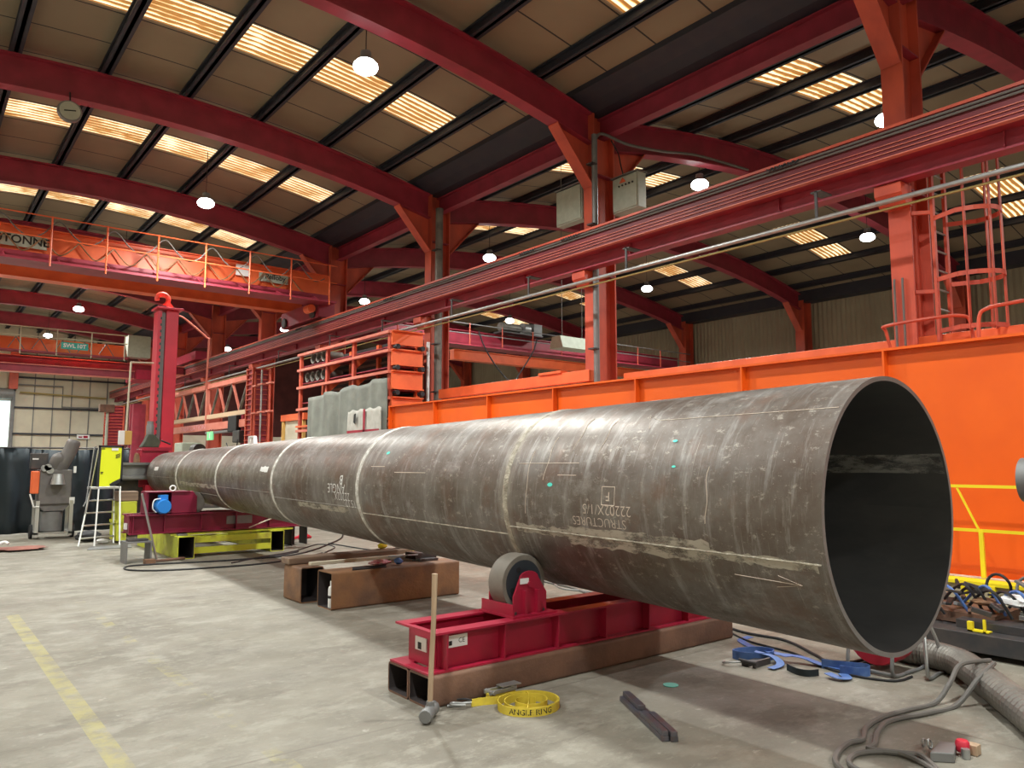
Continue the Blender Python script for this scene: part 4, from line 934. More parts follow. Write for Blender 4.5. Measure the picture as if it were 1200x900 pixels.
for y in (13.88, 14.12): MB().prism([(5.05, .745), (5.4, .745), (5.33, .98), (5.12, .98)], 'y', y-.008, y+.008).build('cheek_plate', 'claret', t)
MB().bar((4.9, 13.62, .45), (5.4, 13.66, .62), .03, .015).build('lever', 'cream', t)

# lime base frame
t = thing('lime_base_frame', 'lime yellow ladder frame of open box tubes below the claret roller bed', 'steel frame', (4.6, 14.8, 0))
shade_inside(MB().hollow(3.66, 13.45, 0, 3.93, 16.2, .37, .012, 'y', .012).build('box_tube', 'green', t))
shade_inside(MB().hollow(5.30, 13.62, 0, 5.55, 16.2, .37, .012, 'y', .012).build('box_tube', 'green', t))
for y, z in ((13.62, .06), (13.62, .24), (15.9, .06), (15.9, .24)): B(3.93, y, z, 5.30, y+.1, z+.1).build('crossbar', 'green', t)
MB().box(3.60, 13.7, .372, 5.75, 13.9, .40).box(3.60, 14.1, .372, 5.75, 14.3, .40).build('packing', 'green', t)
B(3.70, 13.6, .372, 3.85, 13.78, .40).build('packer', 'grey', t)
# small steel stools (box-section offcuts) on the floor
def stool(x0, y0, x1, y1, z1, label, m='grey'):
    t = thing('steel_stool', label, 'support block', ((x0+x1)/2, (y0+y1)/2, 0), 'short steel support blocks')
    B(x0, y0, 0, x0+.02, y1, z1-.02).build('side', m, t); B(x1-.02, y0, 0, x1, y1, z1-.02).build('side', m, t); B(x0, y0, z1-.02, x1, y1, z1).build('top', m, t); return t
stool(2.86, 13.35, 3.24, 13.75, .34, 'small grey steel block open at the front left of the lime frame')
MB().box(2.9, 13.4, .342, 3.05, 13.6, .37).box(3.08, 13.42, .342, 3.22, 13.7, .375)
tag(B(2.9, 13.42, .342, 3.2, 13.6, .375).build('dark_packer', 'darksteel', loc=(3.05, 13.5, .342), bevel=.005), 'dark flat packer lying on the small grey steel block', 'packer')
stool(5.80, 14.3, 6.0, 14.75, .38, 'black steel block right of the lime frame, left one of a pair', 'black'); stool(6.08, 14.45, 6.36, 14.8, .38, 'black steel block right of the lime frame, right one of a pair', 'black')
tag(MB().tube([(3.06, 13.4, 1.10), (3.34, 13.43, .02)], .018, 8).build('leaning_bar', 'steel', loc=(3.2, 13.4, 0)), 'long pale bar leaning against the claret roller bed by the blue motor', 'bar')
t = thing('short_sledge', 'short hammer lying on the floor in front of the lime frame', 'hammer', (3.5, 13.3, 0))
MB().tube([(3.15, 13.2, .035), (3.75, 13.35, .03)], .022, 8).build('handle', 'rust', t); B(3.1, 13.12, .0, 3.25, 13.28, .07).build('head', 'rustlight', t)

# ------------------------------------------------------------------ rusty box A/B with planks and clutter
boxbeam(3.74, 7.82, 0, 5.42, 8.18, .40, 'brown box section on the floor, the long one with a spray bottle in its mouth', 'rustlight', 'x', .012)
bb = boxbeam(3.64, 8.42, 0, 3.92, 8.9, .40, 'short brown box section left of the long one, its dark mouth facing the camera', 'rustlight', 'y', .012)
B(3.655, 8.86, .012, 3.905, 8.872, .385).build('end_plate', 'slate', bb)  # unseen plate added so the open-ended box reads dark inside
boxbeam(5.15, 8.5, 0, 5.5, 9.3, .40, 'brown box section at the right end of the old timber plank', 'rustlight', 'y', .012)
tag(B(3.62, 8.72, .405, 5.42, 8.96, .48).build('timber_plank', 'plank', loc=(4.5, 8.84, .405), bevel=.012), 'old dark timber plank lying across the brown box sections', 'plank')
tag(MB().box(3.8, 8.50, .402, 5.3, 8.58, .44).build('pale_batten', 'cream', loc=(4.5, 8.54, .402), bevel=.005), 'pale batten lying in front of the old timber plank', 'batten')
tag(MB().box(5.0, 8.03, .402, 5.25, 8.14, .43).hollow(5.0, 8.15, .402, 5.3, 8.4, .49, .008, 'x', .01).build('channel_offcut', 'darksteel', loc=(5.1, 8.2, .402)), 'dark box offcut resting behind the long brown box section', 'offcut')
t = thing('spray_bottle', 'white aerosol bottle standing in the mouth of the long brown box section', 'bottle', (3.77, 7.95, .014))
MB().lathe([(0, 0), (.034, 0), (.036, .01), (.036, .2), (.028, .225), (.012, .235), (.012, .25)], (3.79, 7.93, .014), 'z', 16).build('body', 'white', t, smooth=True)
MB().lathe([(0, .24), (.016, .24), (.016, .285), (0, .285)], (3.79, 7.93, .014), 'z', 12).build('cap', 'white', t, smooth=True)
MB().lathe([(.0365, .10), (.0368, .10), (.0368, .13), (.0365, .13)], (3.79, 7.93, .014), 'z', 16).build('label_band', 'black', t)
def lump(x, y, z, rx, ry, rz, seed, n=10, k=14):
    rnd = random.Random(seed); vs = []
    for i in range(n+1):
        ph = PI*i/n
        for j in range(k):
            th = 2*PI*j/k; s = 1+rnd.uniform(-.22, .22)
            vs.append((x+rx*s*math.sin(ph)*math.cos(th), y+ry*s*math.sin(ph)*math.sin(th), z+rz+rz*math.cos(ph)*(.9+rnd.uniform(-.1, .1))))
    return MB().add(vs, [(i*k+j, (i+1)*k+j, (i+1)*k+(j+1) % k, i*k+(j+1) % k) for i in range(n) for j in range(k)])
def rag(x, y, z, rx, ry, rz, m, name, label, cat, seed): return tag(lump(x, y, z, rx, ry, rz, seed).build(name, m, loc=(x, y, z), smooth=True), label, cat)
tag(MB().prism([(4.0, 7.86), (4.42, 7.84), (4.5, 8.0), (4.1, 8.05)], 'z', .402, .412).build('dark_sheet', 'black', loc=(4.25, 7.95, .402)), 'flat dark sheet on the long brown box section under the pink rag', 'sheet')
rag(4.42, 8.0, .41, .13, .08, .035, 'pink', 'pink_rag', 'pink and white patterned rag on the long brown box section', 'rag', 4)
rag(4.66, 7.98, .402, .05, .05, .04, 'strapblue', 'blue_cloth', 'small dark blue cloth beside the pink rag', 'cloth', 5)
tag(MB().tube([(4.55, 8.02, .50), (4.95, 8.02, .49)], .009, 6).tube([(4.6, 8.06, .45), (4.8, 8.0, .5)], .009, 6).build('steel_rods', 'steel', loc=(4.7, 8.02, .49)), 'two thin bright rods poking out from the pink rag', 'rod')
rag(5.22, 8.85, .482, .12, .09, .04, 'redcloth', 'work_glove', 'brown work glove at the right end of the timber plank', 'glove', 8)
rag(5.38, 8.70, .402, .12, .06, .035, 'strapyellow', 'yellow_glove', 'yellow work glove beside the brown glove', 'glove', 9)
rag(4.95, 8.9, .482, .06, .05, .04, 'yellow', 'yellow_rag', 'small yellow rag lying on the timber plank', 'rag', 10)

# ------------------------------------------------------------------ foreground tools
t = thing('sledgehammer', 'long-handled sledgehammer standing head down before the rusty box beams', 'hammer', (2.69, 4.17, 0))
MB().tube([(2.69, 4.19, .10), (2.695, 4.19, .3), (2.71, 4.19, .6), (2.715, 4.19, .89)], [.017, .017, .016, .019], 12).build('handle', 'wood', t, smooth=True)
mb = MB(); a = Vector((2.60, 4.105, .05)); b = Vector((2.75, 4.245, .05)); d = b-a
mb.tube([a+d*f for f in (0, .04, .3, .45, .55, .7, .96, 1)], [.038, .044, .044, .036, .036, .044, .044, .038], 10).build('head', 'grey', t, smooth=True)
B(2.672, 4.17, .045, 2.712, 4.21, .11).build('eye', 'grey', t, bevel=.005)
# yellow ratchet strap with lettering
t = thing('ratchet_strap', 'yellow ratchet strap rolled up on the floor in front of the roller bed', 'strap', (3.2, 4.15, 0))
def ribbon(mb, pts, w, th=.004):
    """flat webbing standing on edge: path pts (x,y,z at bottom)"""
    n = len(pts); vs = []
    for i, p in enumerate(pts):
        p = Vector(p); d = Vector(pts[min(i+1, n-1)])-Vector(pts[max(i-1, 0)]); q = Vector((-d.y, d.x, 0)).normalized()*th/2
        vs += [p-q, p+q, p+q+Vector((0, 0, w)), p-q+Vector((0, 0, w))]
    fs = [(0, 1, 2, 3), (4*n-1, 4*n-2, 4*n-3, 4*n-4)]
    for i in range(n-1):
        for j in range(4): fs.append((4*i+j, 4*i+4+j, 4*i+4+(j+1) % 4, 4*i+(j+1) % 4))
    return mb.add(vs, fs)
cx, cy = 3.32, 3.98
sp = [(cx+(.06+.012*a)*math.cos(a), cy+(.06+.012*a)*math.sin(a)*.9, .0) for a in [i*PI/14 for i in range(56)]]
RS = math.hypot(sp[-1][0]-cx, sp[-1][1]-cy)
ribbon(MB(), sp, .052).build('coil', 'strapyellow', t, smooth=True)
tail = smooth_path([(3.03, 4.22, 0), (3.12, 4.20, 0), (3.22, 4.155, 0), (3.32, 4.155, 0), (3.42, 4.11, 0), sp[-10]])
ribbon(MB(), tail, .05).build('tail', 'strapyellow', t, smooth=True)
L0 = len(sp)
def coiltext(u, v):
    R_ = .216*.98; a = math.radians(238)+u/.19
    return (cx+.212*math.cos(a), cy+.212*.9*math.sin(a), .026+v)
R1 = [(math.hypot(p[0]-cx, (p[1]-cy)/.9)) for p in sp][-1]
# outer turn closes as a full ring so the lettering sits on a true curve
ribbon(MB(), [(cx+.21*math.cos(a), cy+.21*.9*math.sin(a), 0) for a in [math.radians(120+i*10) for i in range(37)]], .053).build('outer_turn', 'strapyellow', t, smooth=True)
text('ANGLE RING', .048, 'ink', t, coiltext, bold=.0008)
hk = MB().tube(smooth_path([(3.03, 4.22, .03), (2.97, 4.25, .03), (2.93, 4.29, .03), (2.90, 4.27, .03), (2.93, 4.23, .03), (2.97, 4.20, .03)]), .008, 6).tube([(2.98, 4.27, .01), (2.9, 4.31, .01)], .008, 6).build('hook', 'steel', t, smooth=True)
MB().tube(smooth_path([(3.02, 4.2, .05), (2.98, 4.22, .06), (2.95, 4.27, .05)]), .006, 6).build('hook_latch', 'black', t)
mb = MB().box(3.17, 4.20, .05, 3.40, 4.215, .075).box(3.17, 4.26, .05, 3.40, 4.275, .075).tube([(3.2, 4.19, .06), (3.2, 4.29, .06)], .014, 10).tube([(3.36, 4.2, .075), (3.36, 4.28, .075)], .01, 8).box(3.28, 4.2, .08, 3.44, 4.28, .088)
mb.build('ratchet', 'steel', t, bevel=.002)
B(3.18, 4.215, .0, 3.4, 4.26, .05).build('ratchet_webbing', 'strapyellow', t)
# cyan disc lying on the floor
tag(MB().lathe([(0, .0), (.055, .0), (.055, .004), (.0, .004)], (4.44, 3.72, .001), 'z', 24).build('cyan_disc', 'cyan', loc=(4.44, 3.72, 0)), 'small round cyan disc on the floor in the tube shadow', 'marker')
# steel bars bundle
A0 = Vector((3.93, 3.68, 0)); A1 = Vector((3.56, 3.0, 0)); D = (A1-A0); Dn = D.normalized(); S = Vector((-Dn.y, Dn.x, 0))
def barpiece(f0, f1, s, z, w, h, label):
    p = A0+D*f0+S*s; q = A0+D*f1+S*s; p.z = q.z = z+h/2+.001
    tag(MB().bar(p, q, w, h).build('steel_bar', 'bar', loc=(p+q)/2, bevel=.003), label, 'steel bar', 'cut steel bars on the floor')
barpiece(0, 1, -.025, 0, .045, .03, 'long dark steel bar on the floor, bottom of the bundle on its left')
barpiece(.02, 1.02, .025, 0, .045, .03, 'long dark steel bar on the floor, bottom of the bundle on its right')
barpiece(.0, .40, .0, .031, .05, .03, 'short steel bar on top of the bundle at its far end')
barpiece(.52, 1.0, -.025, .031, .04, .028, 'short rusty steel bar on top of the bundle at its near left')
barpiece(.55, 1.03, .022, .031, .04, .028, 'short rusty steel bar on top of the bundle at its near right')

# ------------------------------------------------------------------ blue lashing, cables, duct, red fan
t = thing('blue_sling', 'tangled blue ratchet sling on the floor behind the box beams', 'strap', (5.6, 3.6, 0))
def web(pts, w=.05, m='strapblue', nm='webbing', stand=True):
    P = smooth_path(pts, 6)
    if stand: ribbon(MB(), P, w, .004).build(nm, m, t, smooth=True)
    else:
        n = len(P); vs = []
        for i, p in enumerate(P):
            d = P[min(i+1, n-1)]-P[max(i-1, 0)]; q = Vector((-d.y, d.x, 0)).normalized()*w/2; vs += [p-q, p+q, p+q+Vector((0, 0, .004)), p-q+Vector((0, 0, .004))]
        fs = [(0, 1, 2, 3), (4*n-1, 4*n-2, 4*n-3, 4*n-4)]+[(4*i+j, 4*i+4+j, 4*i+4+(j+1) % 4, 4*i+(j+1) % 4) for i in range(n-1) for j in range(4)]
        MB().add(vs, fs).build(nm, m, t, smooth=True)
web([(6.22, 4.26, .0), (6.02, 4.22, .0), (5.85, 3.98, .01), (5.72, 3.72, .04), (5.62, 3.5, .06)], .07, stand=False)
web([(5.44, 3.90, 0), (5.42, 3.82, 0), (5.50, 3.70, 0), (5.60, 3.66, 0), (5.72, 3.7, 0), (5.7, 3.82, 0), (5.55, 3.9, 0), (5.44, 3.9, 0)], .07)
web([(5.52, 3.74, .07), (5.56, 3.6, .05), (5.5, 3.5, .02), (5.36, 3.5, .01)], .06, stand=False)
web([(5.62, 3.62, .06), (5.72, 3.45, .05), (5.75, 3.3, .02), (5.78, 3.12, .01)], .07, stand=False)
web([(5.72, 3.28, 0), (5.80, 3.12, 0), (5.86, 3.0, 0), (5.80, 2.94, 0), (5.70, 2.98, 0), (5.66, 3.1, 0)], .07)
web([(5.66, 3.08, .01), (5.58, 3.0, .01), (5.50, 3.02, .02), (5.52, 3.12, .03)], .07, stand=False)
web([(5.46, 3.42, 0), (5.40, 3.3, 0), (5.42, 3.22, 0), (5.5, 3.18, 0)], .05, 'curtain')
MB().box(5.30, 3.66, .0, 5.52, 3.72, .03).box(5.30, 3.60, .0, 5.52, 3.62, .05).tube([(5.30, 3.58, .04), (5.30, 3.74, .04)], .015, 8).build('ratchet', 'darksteel', t, bevel=.003)
MB().tube(smooth_path([(5.3, 3.72, .03), (5.22, 3.76, .03), (5.2, 3.82, .02), (5.25, 3.84, .02)]), .008, 6).build('hook', 'steel', t, smooth=True)
for k in range(6): MB().bar((5.443+k*.011, 3.86-k*.028, .02), (5.443+k*.011, 3.86-k*.028, .05), .004, .016).build('printed_mark', 'white', t)
def cable(pts, r, label, m='black', name='floor_cable', g=None, n=6):
    tag(MB().tube(smooth_path([(x, y, (r if len(q) == 0 else q[0])) for x, y, *q in pts], 7), r, 8).build(name, m, loc=(pts[0][0], pts[0][1], r), smooth=True), label, 'cable', g)
cable([(6.9, 5.6), (6.32, 4.5), (6.3, 3.96), (6.02, 3.5), (5.93, 3.36), (6.05, 3.2), (6.4, 3.2)], .012, 'black cable running from behind the box beams past the blue sling')
cable([(6.5, 4.9), (6.05, 4.2), (5.95, 3.66), (5.75, 3.3), (5.68, 3.0), (5.78, 2.75), (6.0, 2.72)], .009, 'thin black cable passing under the blue sling towards the red fan')
cable([(4.8, 12.7), (5.3, 12.75), (5.9, 13.2), (6.6, 14.0), (7.3, 14.9), (7.9, 16)], .014, 'black cable curving away across the floor right of the lime frame')
cable([(5.9, 12.75), (5.3, 12.3), (4.5, 12.0), (3.6, 12.05), (3.0, 12.25), (2.72, 12.6), (2.85, 13.0), (3.4, 12.95), (4.2, 12.75), (5.0, 12.8), (5.65, 13.2)], .013, 'black cable lying in front of the lime base frame')
cable([(4.2, 12.4), (4.9, 12.9), (5.6, 13.3), (6.45, 14.15), (6.5, 13.5), (5.85, 12.6), (6.0, 12.2), (6.5, 11.8), (7.2, 11.4)], .010, 'thin black cable looping on the floor beyond the old timber plank')
cable([(6.7, 14.2), (6.75, 13.2), (6.85, 12.3), (7.1, 11.6), (7.6, 10.6)], .011, 'black cable under the tube farthest from the camera')
cable([(6.9, 8.2), (6.83, 7.82), (6.77, 7.25), (6.59, 6.61), (6.75, 6.2), (6.9, 5.9)], .012, 'grey cable under the tube behind the near roller wheel', 'cable')
cable([(7.1, 8.6), (6.95, 7.9), (6.65, 7.3), (6.75, 6.9), (6.6, 6.4)], .010, 'thin white cable tangled under the tube behind the near roller wheel', 'steel')
cable([(6.05, 2.2, .22), (5.82, 2.30, .21), (5.62, 2.30, .12), (5.45, 2.33), (5.16, 2.38), (4.87, 2.41), (4.62, 2.38), (4.42, 2.30), (4.30, 2.32), (4.1, 2.28), (3.95, 2.2), (3.8, 2.0)], .016, 'thick grey welding cable draped over the silver duct, the one running outermost', 'cable')
cable([(5.95, 2.14, .23), (5.72, 2.16, .16), (5.5, 2.22), (5.2, 2.27), (4.86, 2.35), (4.6, 2.30), (4.40, 2.22), (4.30, 2.20), (4.38, 2.06), (4.42, 1.98), (4.3, 1.85), (4.1, 1.7)], .016, 'thick grey welding cable draped over the silver duct, the one running innermost', 'cable')
cable([(4.2, 1.7), (3.98, 2.0), (4.02, 2.17), (4.2, 2.21), (4.36, 2.1), (4.34, 1.95), (4.22, 1.8), (4.0, 1.7)], .015, 'thick grey cable coiled on the floor at the bottom right', 'cable')
# silver ribbed duct
pts = smooth_path([(6.6, 3.3, .12), (6.42, 2.95, .11), (6.40, 2.72, .105), (6.28, 2.48, .105), (6.03, 2.27, .105), (5.70, 2.02, .105), (5.33, 1.74, .105), (4.9, 1.42, .105), (4.5, 1.15, .105)], 16)
tag(MB().tube(pts, [.100+.007*(i % 2) for i in range(len(pts))], 22).build('flexible_duct', 'duct', loc=(6.0, 2.3, 0), smooth=False), 'silver ribbed flexible duct snaking from behind the tube mouth to the right edge', 'duct')
t = thing('red_fan', 'red drum blower on a bent tube stand under the mouth of the tube', 'blower', (6.1, 2.95, 0))
MB().lathe([(.17, -.12), (.21, -.12), (.22, -.1), (.22, .1), (.21, .12), (.17, .12)], (6.12, 3.0, .25), 'x', 28).build('drum', 'mastred', t, smooth=True)
MB().lathe([(0, -.08), (.18, -.08), (.18, .08), (0, .08)], (6.12, 3.0, .25), 'x', 24).build('grille', 'black', t, smooth=True)
for dy in (-.17, .17):
    MB().tube(smooth_path([(5.92, 3.0+dy, .42), (5.90, 2.98+dy, .2), (5.86, 2.96+dy, .03), (6.1, 2.95+dy, .016), (6.36, 2.95+dy, .03), (6.36, 2.96+dy, .25), (6.3, 3.0+dy, .42)], 5), .014, 8).build('stand', 'grey', t, smooth=True)
MB().tube([(5.87, 2.79, .02), (5.87, 3.13, .02)], .014, 8).build('stand_bar', 'grey', t)
t = thing('tube_trestle', 'bent steel tube trestle between the red fan and the silver duct', 'trestle', (6.25, 2.75, 0))
MB().tube(smooth_path([(6.1, 2.66, .38), (6.02, 2.62, .2), (6.0, 2.60, .03), (6.2, 2.62, .016), (6.35, 2.62, .03), (6.3, 2.66, .25), (6.25, 2.7, .4)], 5), .013, 8).build('loop', 'steel', t, smooth=True)
# tool bottom right
t = thing('magnetic_clamp', 'grey magnetic earth clamp with a red knob on the floor at the bottom right', 'clamp', (4.6, 1.85, 0))
MB().prism([(4.42, 1.93), (4.50, 1.84), (4.68, 1.90), (4.64, 1.97)], 'z', 0.001, .05).build('body', 'grey', t, bevel=.004)
MB().lathe([(0, 0), (.03, 0), (.035, .01), (.035, .05), (.028, .06), (0, .06)], (4.66, 1.86, .02), 'z', 16).build('knob', 'mastred', t, smooth=True)
MB().lathe([(0, 0), (.022, 0), (.022, .05), (0, .05)], (4.62, 1.83, .001), 'z', 12).build('spring', 'steel', t, smooth=True)
B(4.69, 1.80, .001, 4.75, 1.86, .055).build('end_block', 'wood', t, bevel=.003)
MB().tube([(4.56+.022*math.cos(a), 1.99+.005*math.sin(a), .045+.022*math.sin(a)) for a in [i*PI/6 for i in range(12)]], .006, 6, True).tube([(4.60+.02*math.cos(a), 2.04, .03+.02*math.sin(a)) for a in [i*PI/6 for i in range(12)]], .006, 6, True).build('shackle', 'steel', t)

# ------------------------------------------------------------------ right: long steel bench with clutter, yellow rail, second tube
t = thing('steel_bed', 'long dark steel machine bed on the floor behind the mouth of the tube', 'machine bed', (7.1, 2, 0))
B(6.98, .6, .05, 7.6, 3.35, .2).build('bed', 'darksteel', t, bevel=.006); B(7.15, .6, .2, 7.5, 2.85, .27).build('slide', 'darksteel', t, bevel=.004)
for y in (.8, 2.0, 3.1): B(7.05, y, 0, 7.5, y+.15, .05).build('foot', 'black', t)
t = thing('ledge_platform', 'low beige platform with yellow edging in front of the plate girder', 'platform', (8.5, 1.8, 0))
B(8.25, .2, 0, 8.85, 4.6, .42).build('deck', 'cream', t, bevel=.01); B(8.2, .2, .42, 8.45, 4.6, .45).build('yellow_edge', 'yellow', t)
for y in (2.9, 3.15, 3.4): B(8.19, y, .15, 8.245, y+.05, .42).build('yellow_post', 'yellow', t)
t = thing('safety_rail', 'yellow safety rail standing in front of the orange plate girder', 'handrail', (8.5, 2.6, .45))
for z in (1.36, .92): B(8.49, 1.2, z-.015, 8.51, 3.7, z+.015).build('rail', 'yellow', t)
for y in (3.10, 3.46, 1.9): B(8.485, y-.02, .452, 8.515, y+.02, .92 if y == 3.10 else 1.36).build('post', 'yellow', t)
MB().bar((8.5, 3.10, .88), (8.5, 3.30, 1.34), .018, .018).build('brace', 'yellow', t)
# clutter on the bed
def clut(mb, m, name, label, cat, loc, **k): return tag(mb.build(name, m, loc=loc, **k), label, cat)
t = thing('clamp_pile', 'dark pile of clamps and torch leads heaped on the steel bed', 'clamp pile', (7.3, 2.9, .27))
for i in range(44):
    x, y = random.uniform(7.15, 7.9), random.uniform(2.3, 3.2); z = .29+random.uniform(0, .20); a = random.uniform(0, PI); l = random.uniform(.08, .2)
    MB().bar((x, y, z), (x+l*math.cos(a), y+l*math.sin(a), z+random.uniform(-.04, .06)), random.uniform(.02, .05), random.uniform(.02, .05)).build('clamp', ('darksteel', 'black', 'grey', 'rust', 'steel', 'darksteel')[i % 6], t, bevel=.004)
for i in range(12):
    y = 2.2+i*.09; x = 7.2+random.uniform(-.1, .3)
    MB().tube(smooth_path([(x, y, .3), (x-.05, y+.1, .46+random.uniform(0, .08)), (x+.1, y+.25, .48), (x+.2, y+.4, .34)], 5), .013, 6).build('lead', ('black', 'strapblue', 'black')[i % 3], t, smooth=True)
B(7.3, 2.6, .21, 7.9, 3.3, .30).build('tray', 'rust', t)
clut(MB().box(7.04, 2.68, .205, 7.08, 2.72, .28).box(7.04, 2.58, .205, 7.06, 2.60, .31).box(7.04, 2.56, .205, 7.12, 2.72, .215), 'yellow', 'yellow_clamp', 'small yellow clamps on the front edge of the steel bed', 'clamp', (7.05, 2.6, .2))
o = lump(7.5, 2.42, .36, .16, .17, .07, 21).build('white_bag', 'white', loc=(7.5, 2.42, .36), smooth=True); tag(o, 'crumpled white bag lying on the clutter at the right edge', 'bag')
clut(lump(7.45, 2.70, .36, .10, .12, .035, 22), 'rustlight', 'brown_packet', 'brown paper packet beside the white bag', 'packet', (7.6, 2.62, .33), smooth=True)
for i, (y, r_) in enumerate(((2.80, .10), (2.55, .10))):
    p = [(8.0+.02*math.sin(a*2), y+r_*math.cos(a), .47+r_*math.sin(a)) for a in [math.radians(-40+k*20) for k in range(14)]]
    clut(MB().tube(p, .013, 8), ('black', 'grey')[i], 'cable_loop', ('black cable loop standing up behind the white bag', 'grey cable loop standing up at the right edge of the picture')[i], 'cable', (7.9, y, .45), smooth=True)
t = thing('small_tube', 'short dark steel tube held at the right edge in front of the plate girder', 'steel tube', (7.5, 2.2, 1.45))
MB().lathe([(.17, 0), (.19, 0), (.19, -1.2), (.17, -1.2)], (7.62, 2.42, 1.45), 'y', 36).build('wall', 'grey', t, smooth=True)
MB().lathe([(0, -.1), (.172, -.1), (.172, -.12), (0, -.12)], (7.62, 2.42, 1.45), 'y', 24).build('cap', 'darksteel', t)
for y in (1.4, 1.9): B(7.55, y, 0, 7.69, y+.1, 1.27).build('support', 'darksteel', t)

# ------------------------------------------------------------------ left background: curtain, fume unit, ladder with screen
o = cloth('t', 0, -3.9, 4.3, lambda u: 1.9, .03, 'curtain', .05, 11, 300, 6, 2.6)
o.v = [(y, 20.2+x, z) for x, y, z in o.v]
o = o.build('welding_curtain', 'curtain', loc=(0, 20.2, 0), smooth=True); o.modifiers.new('s', 'SOLIDIFY').thickness = .008
tag(o, 'dark blue-green welding curtain hung across the left background', 'curtain')
tag(MB().tube([(-3.9, 20.2, 1.93), (4.3, 20.2, 1.93)], .02, 8).build('curtain_rail', 'darksteel', loc=(0, 20.2, 1.93)), 'dark rail carrying the welding curtain', 'rail')
t = thing('fume_extractor', 'grey wheeled fume extractor with a fat suction arm before the welding curtain', 'fume extractor', (2.55, 19, 0))
B(2.28, 18.75, .72, 2.88, 19.25, 1.45).build('body', 'fumegrey', t, bevel=.02)
MB().prism([(2.28, .72), (2.88, .72), (2.76, .58), (2.40, .58)], 'y', 18.8, 19.2).build('hopper', 'fumegrey', t)
MB().lathe([(.19, 0), (.21, .02), (.21, .42), (0, .42)], (2.57, 19.0, .14), 'z', 20).build('dust_bin', 'grey', t, smooth=True)
for x in (2.24, 2.86):
    B(x, 18.72, .06, x+.07, 18.78, .80).build('leg', 'alu', t); B(x, 19.2, .06, x+.07, 19.26, .80).build('leg', 'alu', t)
MB().box(2.24, 18.72, .10, 2.93, 18.78, .14).box(2.24, 18.72, .1, 2.3, 19.26, .14).box(2.87, 18.72, .1, 2.93, 19.26, .14).build('skid', 'alu', t)
for x in (2.18, 2.95): MB().lathe([(0, 0), (.15, 0), (.15, .05), (0, .05)], (x, 19.0, .15), 'x', 18).build('wheel', 'black', t, smooth=True)
B(2.14, 18.72, .95, 2.28, 18.95, 1.42).build('orange_filter_box', 'craneorange', t, bevel=.02)
B(2.12, 18.9, 1.46, 2.44, 19.1, 1.80).build('control_box', 'darksteel', t, bevel=.02); B(2.15, 18.885, 1.66, 2.26, 18.898, 1.69).build('label_strip', 'white', t)
MB().tube(smooth_path([(2.62, 18.9, 1.40), (2.72, 18.85, 1.62), (2.83, 18.85, 1.86), (2.90, 18.85, 2.08)], 5), [.14]*14+[.13, .11], 18).build('suction_hose', 'fumegrey', t, smooth=True)
MB().tube(smooth_path([(2.60, 18.9, 1.42), (2.56, 18.85, 1.58), (2.62, 18.82, 1.70), (2.70, 18.85, 1.60)], 5), .12, 16).build('elbow', 'fumegrey', t, smooth=True)
MB().lathe([(.09, 0), (.14, -.22), (.13, -.22), (.08, 0)], (2.6, 18.62, 1.36), 'z', 20).build('hood', 'steel', t, smooth=True)
for x, z in ((2.36, 1.48), (2.46, 1.43), (2.42, 1.5)): MB().lathe([(0, 0), (.07, 0), (.07, .06), (0, .06)], (x, 18.7, z), 'y', 14).build('coupling', 'steel', t, smooth=True)
B(2.85, 18.74, .72, 2.95, 18.78, .86).build('white_plate', 'white', t); MB().tube([(2.12, 18.7, .95), (2.2, 18.7, .68), (2.3, 18.7, .68)], .018, 6).build('push_bar', 'white', t)
B(2.9, 18.74, 1.38, 2.95, 18.8, 1.52).build('socket', 'white', t)
# platform ladder
t = thing('platform_ladder', 'aluminium platform step ladder standing below the yellow screen', 'ladder', (3.1, 16.8, 0))
for (a, b, m) in (((2.72, 16.6, .01), (2.98, 17.2, 1.08), 'alu'), ((3.38, 16.9, .01), (3.42, 17.3, 1.08), 'alu'), ((2.98, 16.55, .0), (3.06, 16.85, 1.08), 'white'), ((3.42, 16.55, .0), (3.44, 16.85, 1.08), 'alu')):
    MB().bar(a, b, .026, .026).build('leg', m, t)
B(2.92, 16.85, 1.08, 3.46, 17.25, 1.12).build('platform', 'alu', t, bevel=.004)
for i in range(4):
    f = (i+.6)/4.6; p = Vector((2.72, 16.6, .01)).lerp(Vector((2.98, 17.2, 1.08)), f); q = Vector((3.38, 16.9, .01)).lerp(Vector((3.42, 17.3, 1.08)), f)
    MB().bar(p, q, .08, .025).build('step', 'alu', t)
MB().tube([(2.80, 16.8, .75), (2.86, 16.9, .85), (3.02, 17.3, 1.9), (3.06, 17.3, 1.92)], .013, 8).build('handrail', 'grey', t); MB().tube([(2.98, 17.2, 1.1), (3.10, 17.3, 1.9)], .011, 8).build('handrail', 'alu', t)
t = thing('yellow_screen', 'bright yellow panel in a black frame standing on the step ladder', 'screen', (3.25, 17, 1.12))
mb = MB().prism([(3.08, 1.13), (3.30, 1.13), (3.31, 1.20), (3.46, 1.28), (3.47, 1.90), (3.10, 1.90)], 'y', 17.0, 17.02); mb.build('panel', 'screen', t)
MB().box(3.05, 16.985, 1.12, 3.085, 17.03, 1.94).box(3.465, 16.985, 1.2, 3.50, 17.03, 1.94).box(3.05, 16.985, 1.90, 3.50, 17.03, 1.94).build('frame', 'black', t)
MB().bar((3.28, 17.0, 1.15), (3.5, 17.0, 1.25), .03, .05).build('black_sleeve', 'black', t)
for k in range(3): MB().prism([(3.36, 1.74-k*.03), (3.44, 1.77-k*.03), (3.44, 1.785-k*.03), (3.36, 1.755-k*.03)], 'y', 16.99, 16.997).build('printed_mark', 'ink', t)
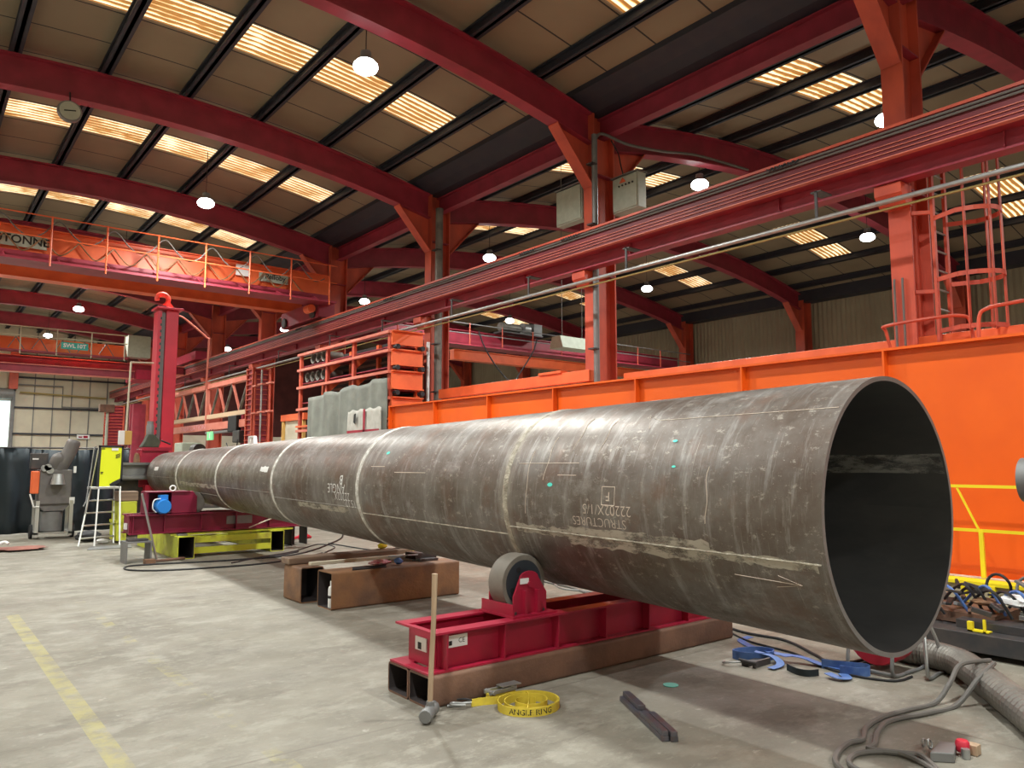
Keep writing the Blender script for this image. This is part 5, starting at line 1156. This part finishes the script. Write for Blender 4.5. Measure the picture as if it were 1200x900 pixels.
MB().box(3.10, 16.99, 1.865, 3.16, 16.997, 1.88).box(3.10, 16.99, 1.40, 3.15, 16.997, 1.415).box(3.105, 16.99, 1.375, 3.14, 16.997, 1.388).build('printed_mark', 'ink', t)
B(3.28, 16.985, 1.84, 3.40, 16.997, 1.89).build('paper', 'white', t)
# lime crate and scrap behind the ladder
t = thing('lime_crate', 'lime yellow steel crate with brown timber on top left of the claret roller bed', 'crate', (3.6, 17, 0))
B(3.44, 16.9, .45, 3.78, 17.5, .82).build('bin', 'green', t, bevel=.01); B(3.40, 16.85, .40, 3.82, 17.5, .45).build('shelf', 'green', t); B(3.42, 16.88, .05, 3.6, 17.5, .4).build('lower_bin', 'green', t)
B(3.42, 16.9, .825, 3.8, 17.3, 1.02).build('timber', 'plank', t, bevel=.02)
clut(lump(3.05, 17.6, 0, .22, .2, .12, 31), 'black', 'black_sack', 'black sack on the floor behind the step ladder', 'sack', (3.05, 17.6, 0), smooth=True)
clut(lump(3.2, 17.0, .0, .12, .1, .05, 32), 'white', 'white_rag', 'white rag on the floor under the step ladder', 'rag', (3.2, 17.0, 0), smooth=True)
clut(MB().prism([(2.75, 15.9), (3.5, 15.9), (3.6, 16.45), (2.9, 16.5)], 'z', .001, .012), 'grey', 'steel_sheet', 'thin grey sheet lying on the floor at the foot of the step ladder', 'sheet', (3.1, 16.2, 0))
clut(lump(1.75, 16.7, 0, .46, .28, .035, 33, 10, 20), 'redcloth', 'brown_blanket', 'brown blanket lying on the floor at the left edge', 'blanket', (1.75, 16.7, 0), smooth=True)
clut(MB().tube(smooth_path([(1.48, 17.05, .09), (1.58, 17.05, .13), (1.64, 17.0, .1)]), .03, 8), 'white', 'white_grip', 'small white grip lying on the brown blanket', 'grip', (1.55, 17.05, .08), smooth=True)
clut(MB().tube(smooth_path([(6.35, 15.2, .03), (6.5, 15.3, .05), (6.75, 15.45, .05), (6.9, 15.5, .02)]), [.03]*8+[.05]*8+[.03]*3, 8), 'mastred', 'red_grinder', 'small red grinder on the floor beyond the black steel blocks', 'grinder', (6.6, 15.3, 0), smooth=True)

# tall red machine behind with pale sign on the far wall
clut(B(8.3, YF-.14, 3.05, 9.0, YF-.125, 3.3), 'white', 'wall_sign', 'small white sign with red print on the far wall', 'sign', (8.6, YF-.13, 3.1))
MB().box(8.40, YF-.146, 3.12, 8.60, YF-.141, 3.2).box(8.66, YF-.146, 3.1, 8.9, YF-.141, 3.24).build('printed_mark', 'crimson', bpy.data.objects['wall_sign'])
# wall pipe work on the far wall
clut(MB().tube([(5.1, YF-.2, 6.2), (7.4, YF-.2, 6.2), (7.4, YF-.2, 4.95), (9.8, YF-.2, 4.95)], .05, 8), 'grey', 'wall_pipework', 'stepped grey pipe run along the far wall', 'pipe', (7.4, YF-.2, 5.5))
clut(MB().tube([(5.2, YF-.2, 5.75), (9.8, YF-.2, 5.6)], .05, 8), 'brass', 'wall_gas_pipe', 'straight brownish pipe along the far wall', 'pipe', (7.4, YF-.2, 5.7))
clut(MB().tube([(8.2-.0, 44, 2.0), (8.2, 44, 4.2)], .07, 8).add([], []), 'cabinet', 'white_flue', 'pale vertical pipe in front of the far wall, rising behind the suction arm', 'pipe', (8.2, 44, 2))
clut(B(7.8, 43.8, 4.2, 8.5, 44.2, 4.6), 'rust', 'rust_cowl', 'rusty cowl on top of the pale vertical pipe', 'cowl', (8.1, 44, 4.2), bevel=.03)

# ------------------------------------------------------------------ world
w = bpy.data.worlds.new('world'); sc.world = w; w.use_nodes = True
w.node_tree.nodes['Background'].inputs[0].default_value = (.75, .85, 1, 1); w.node_tree.nodes['Background'].inputs[1].default_value = .6
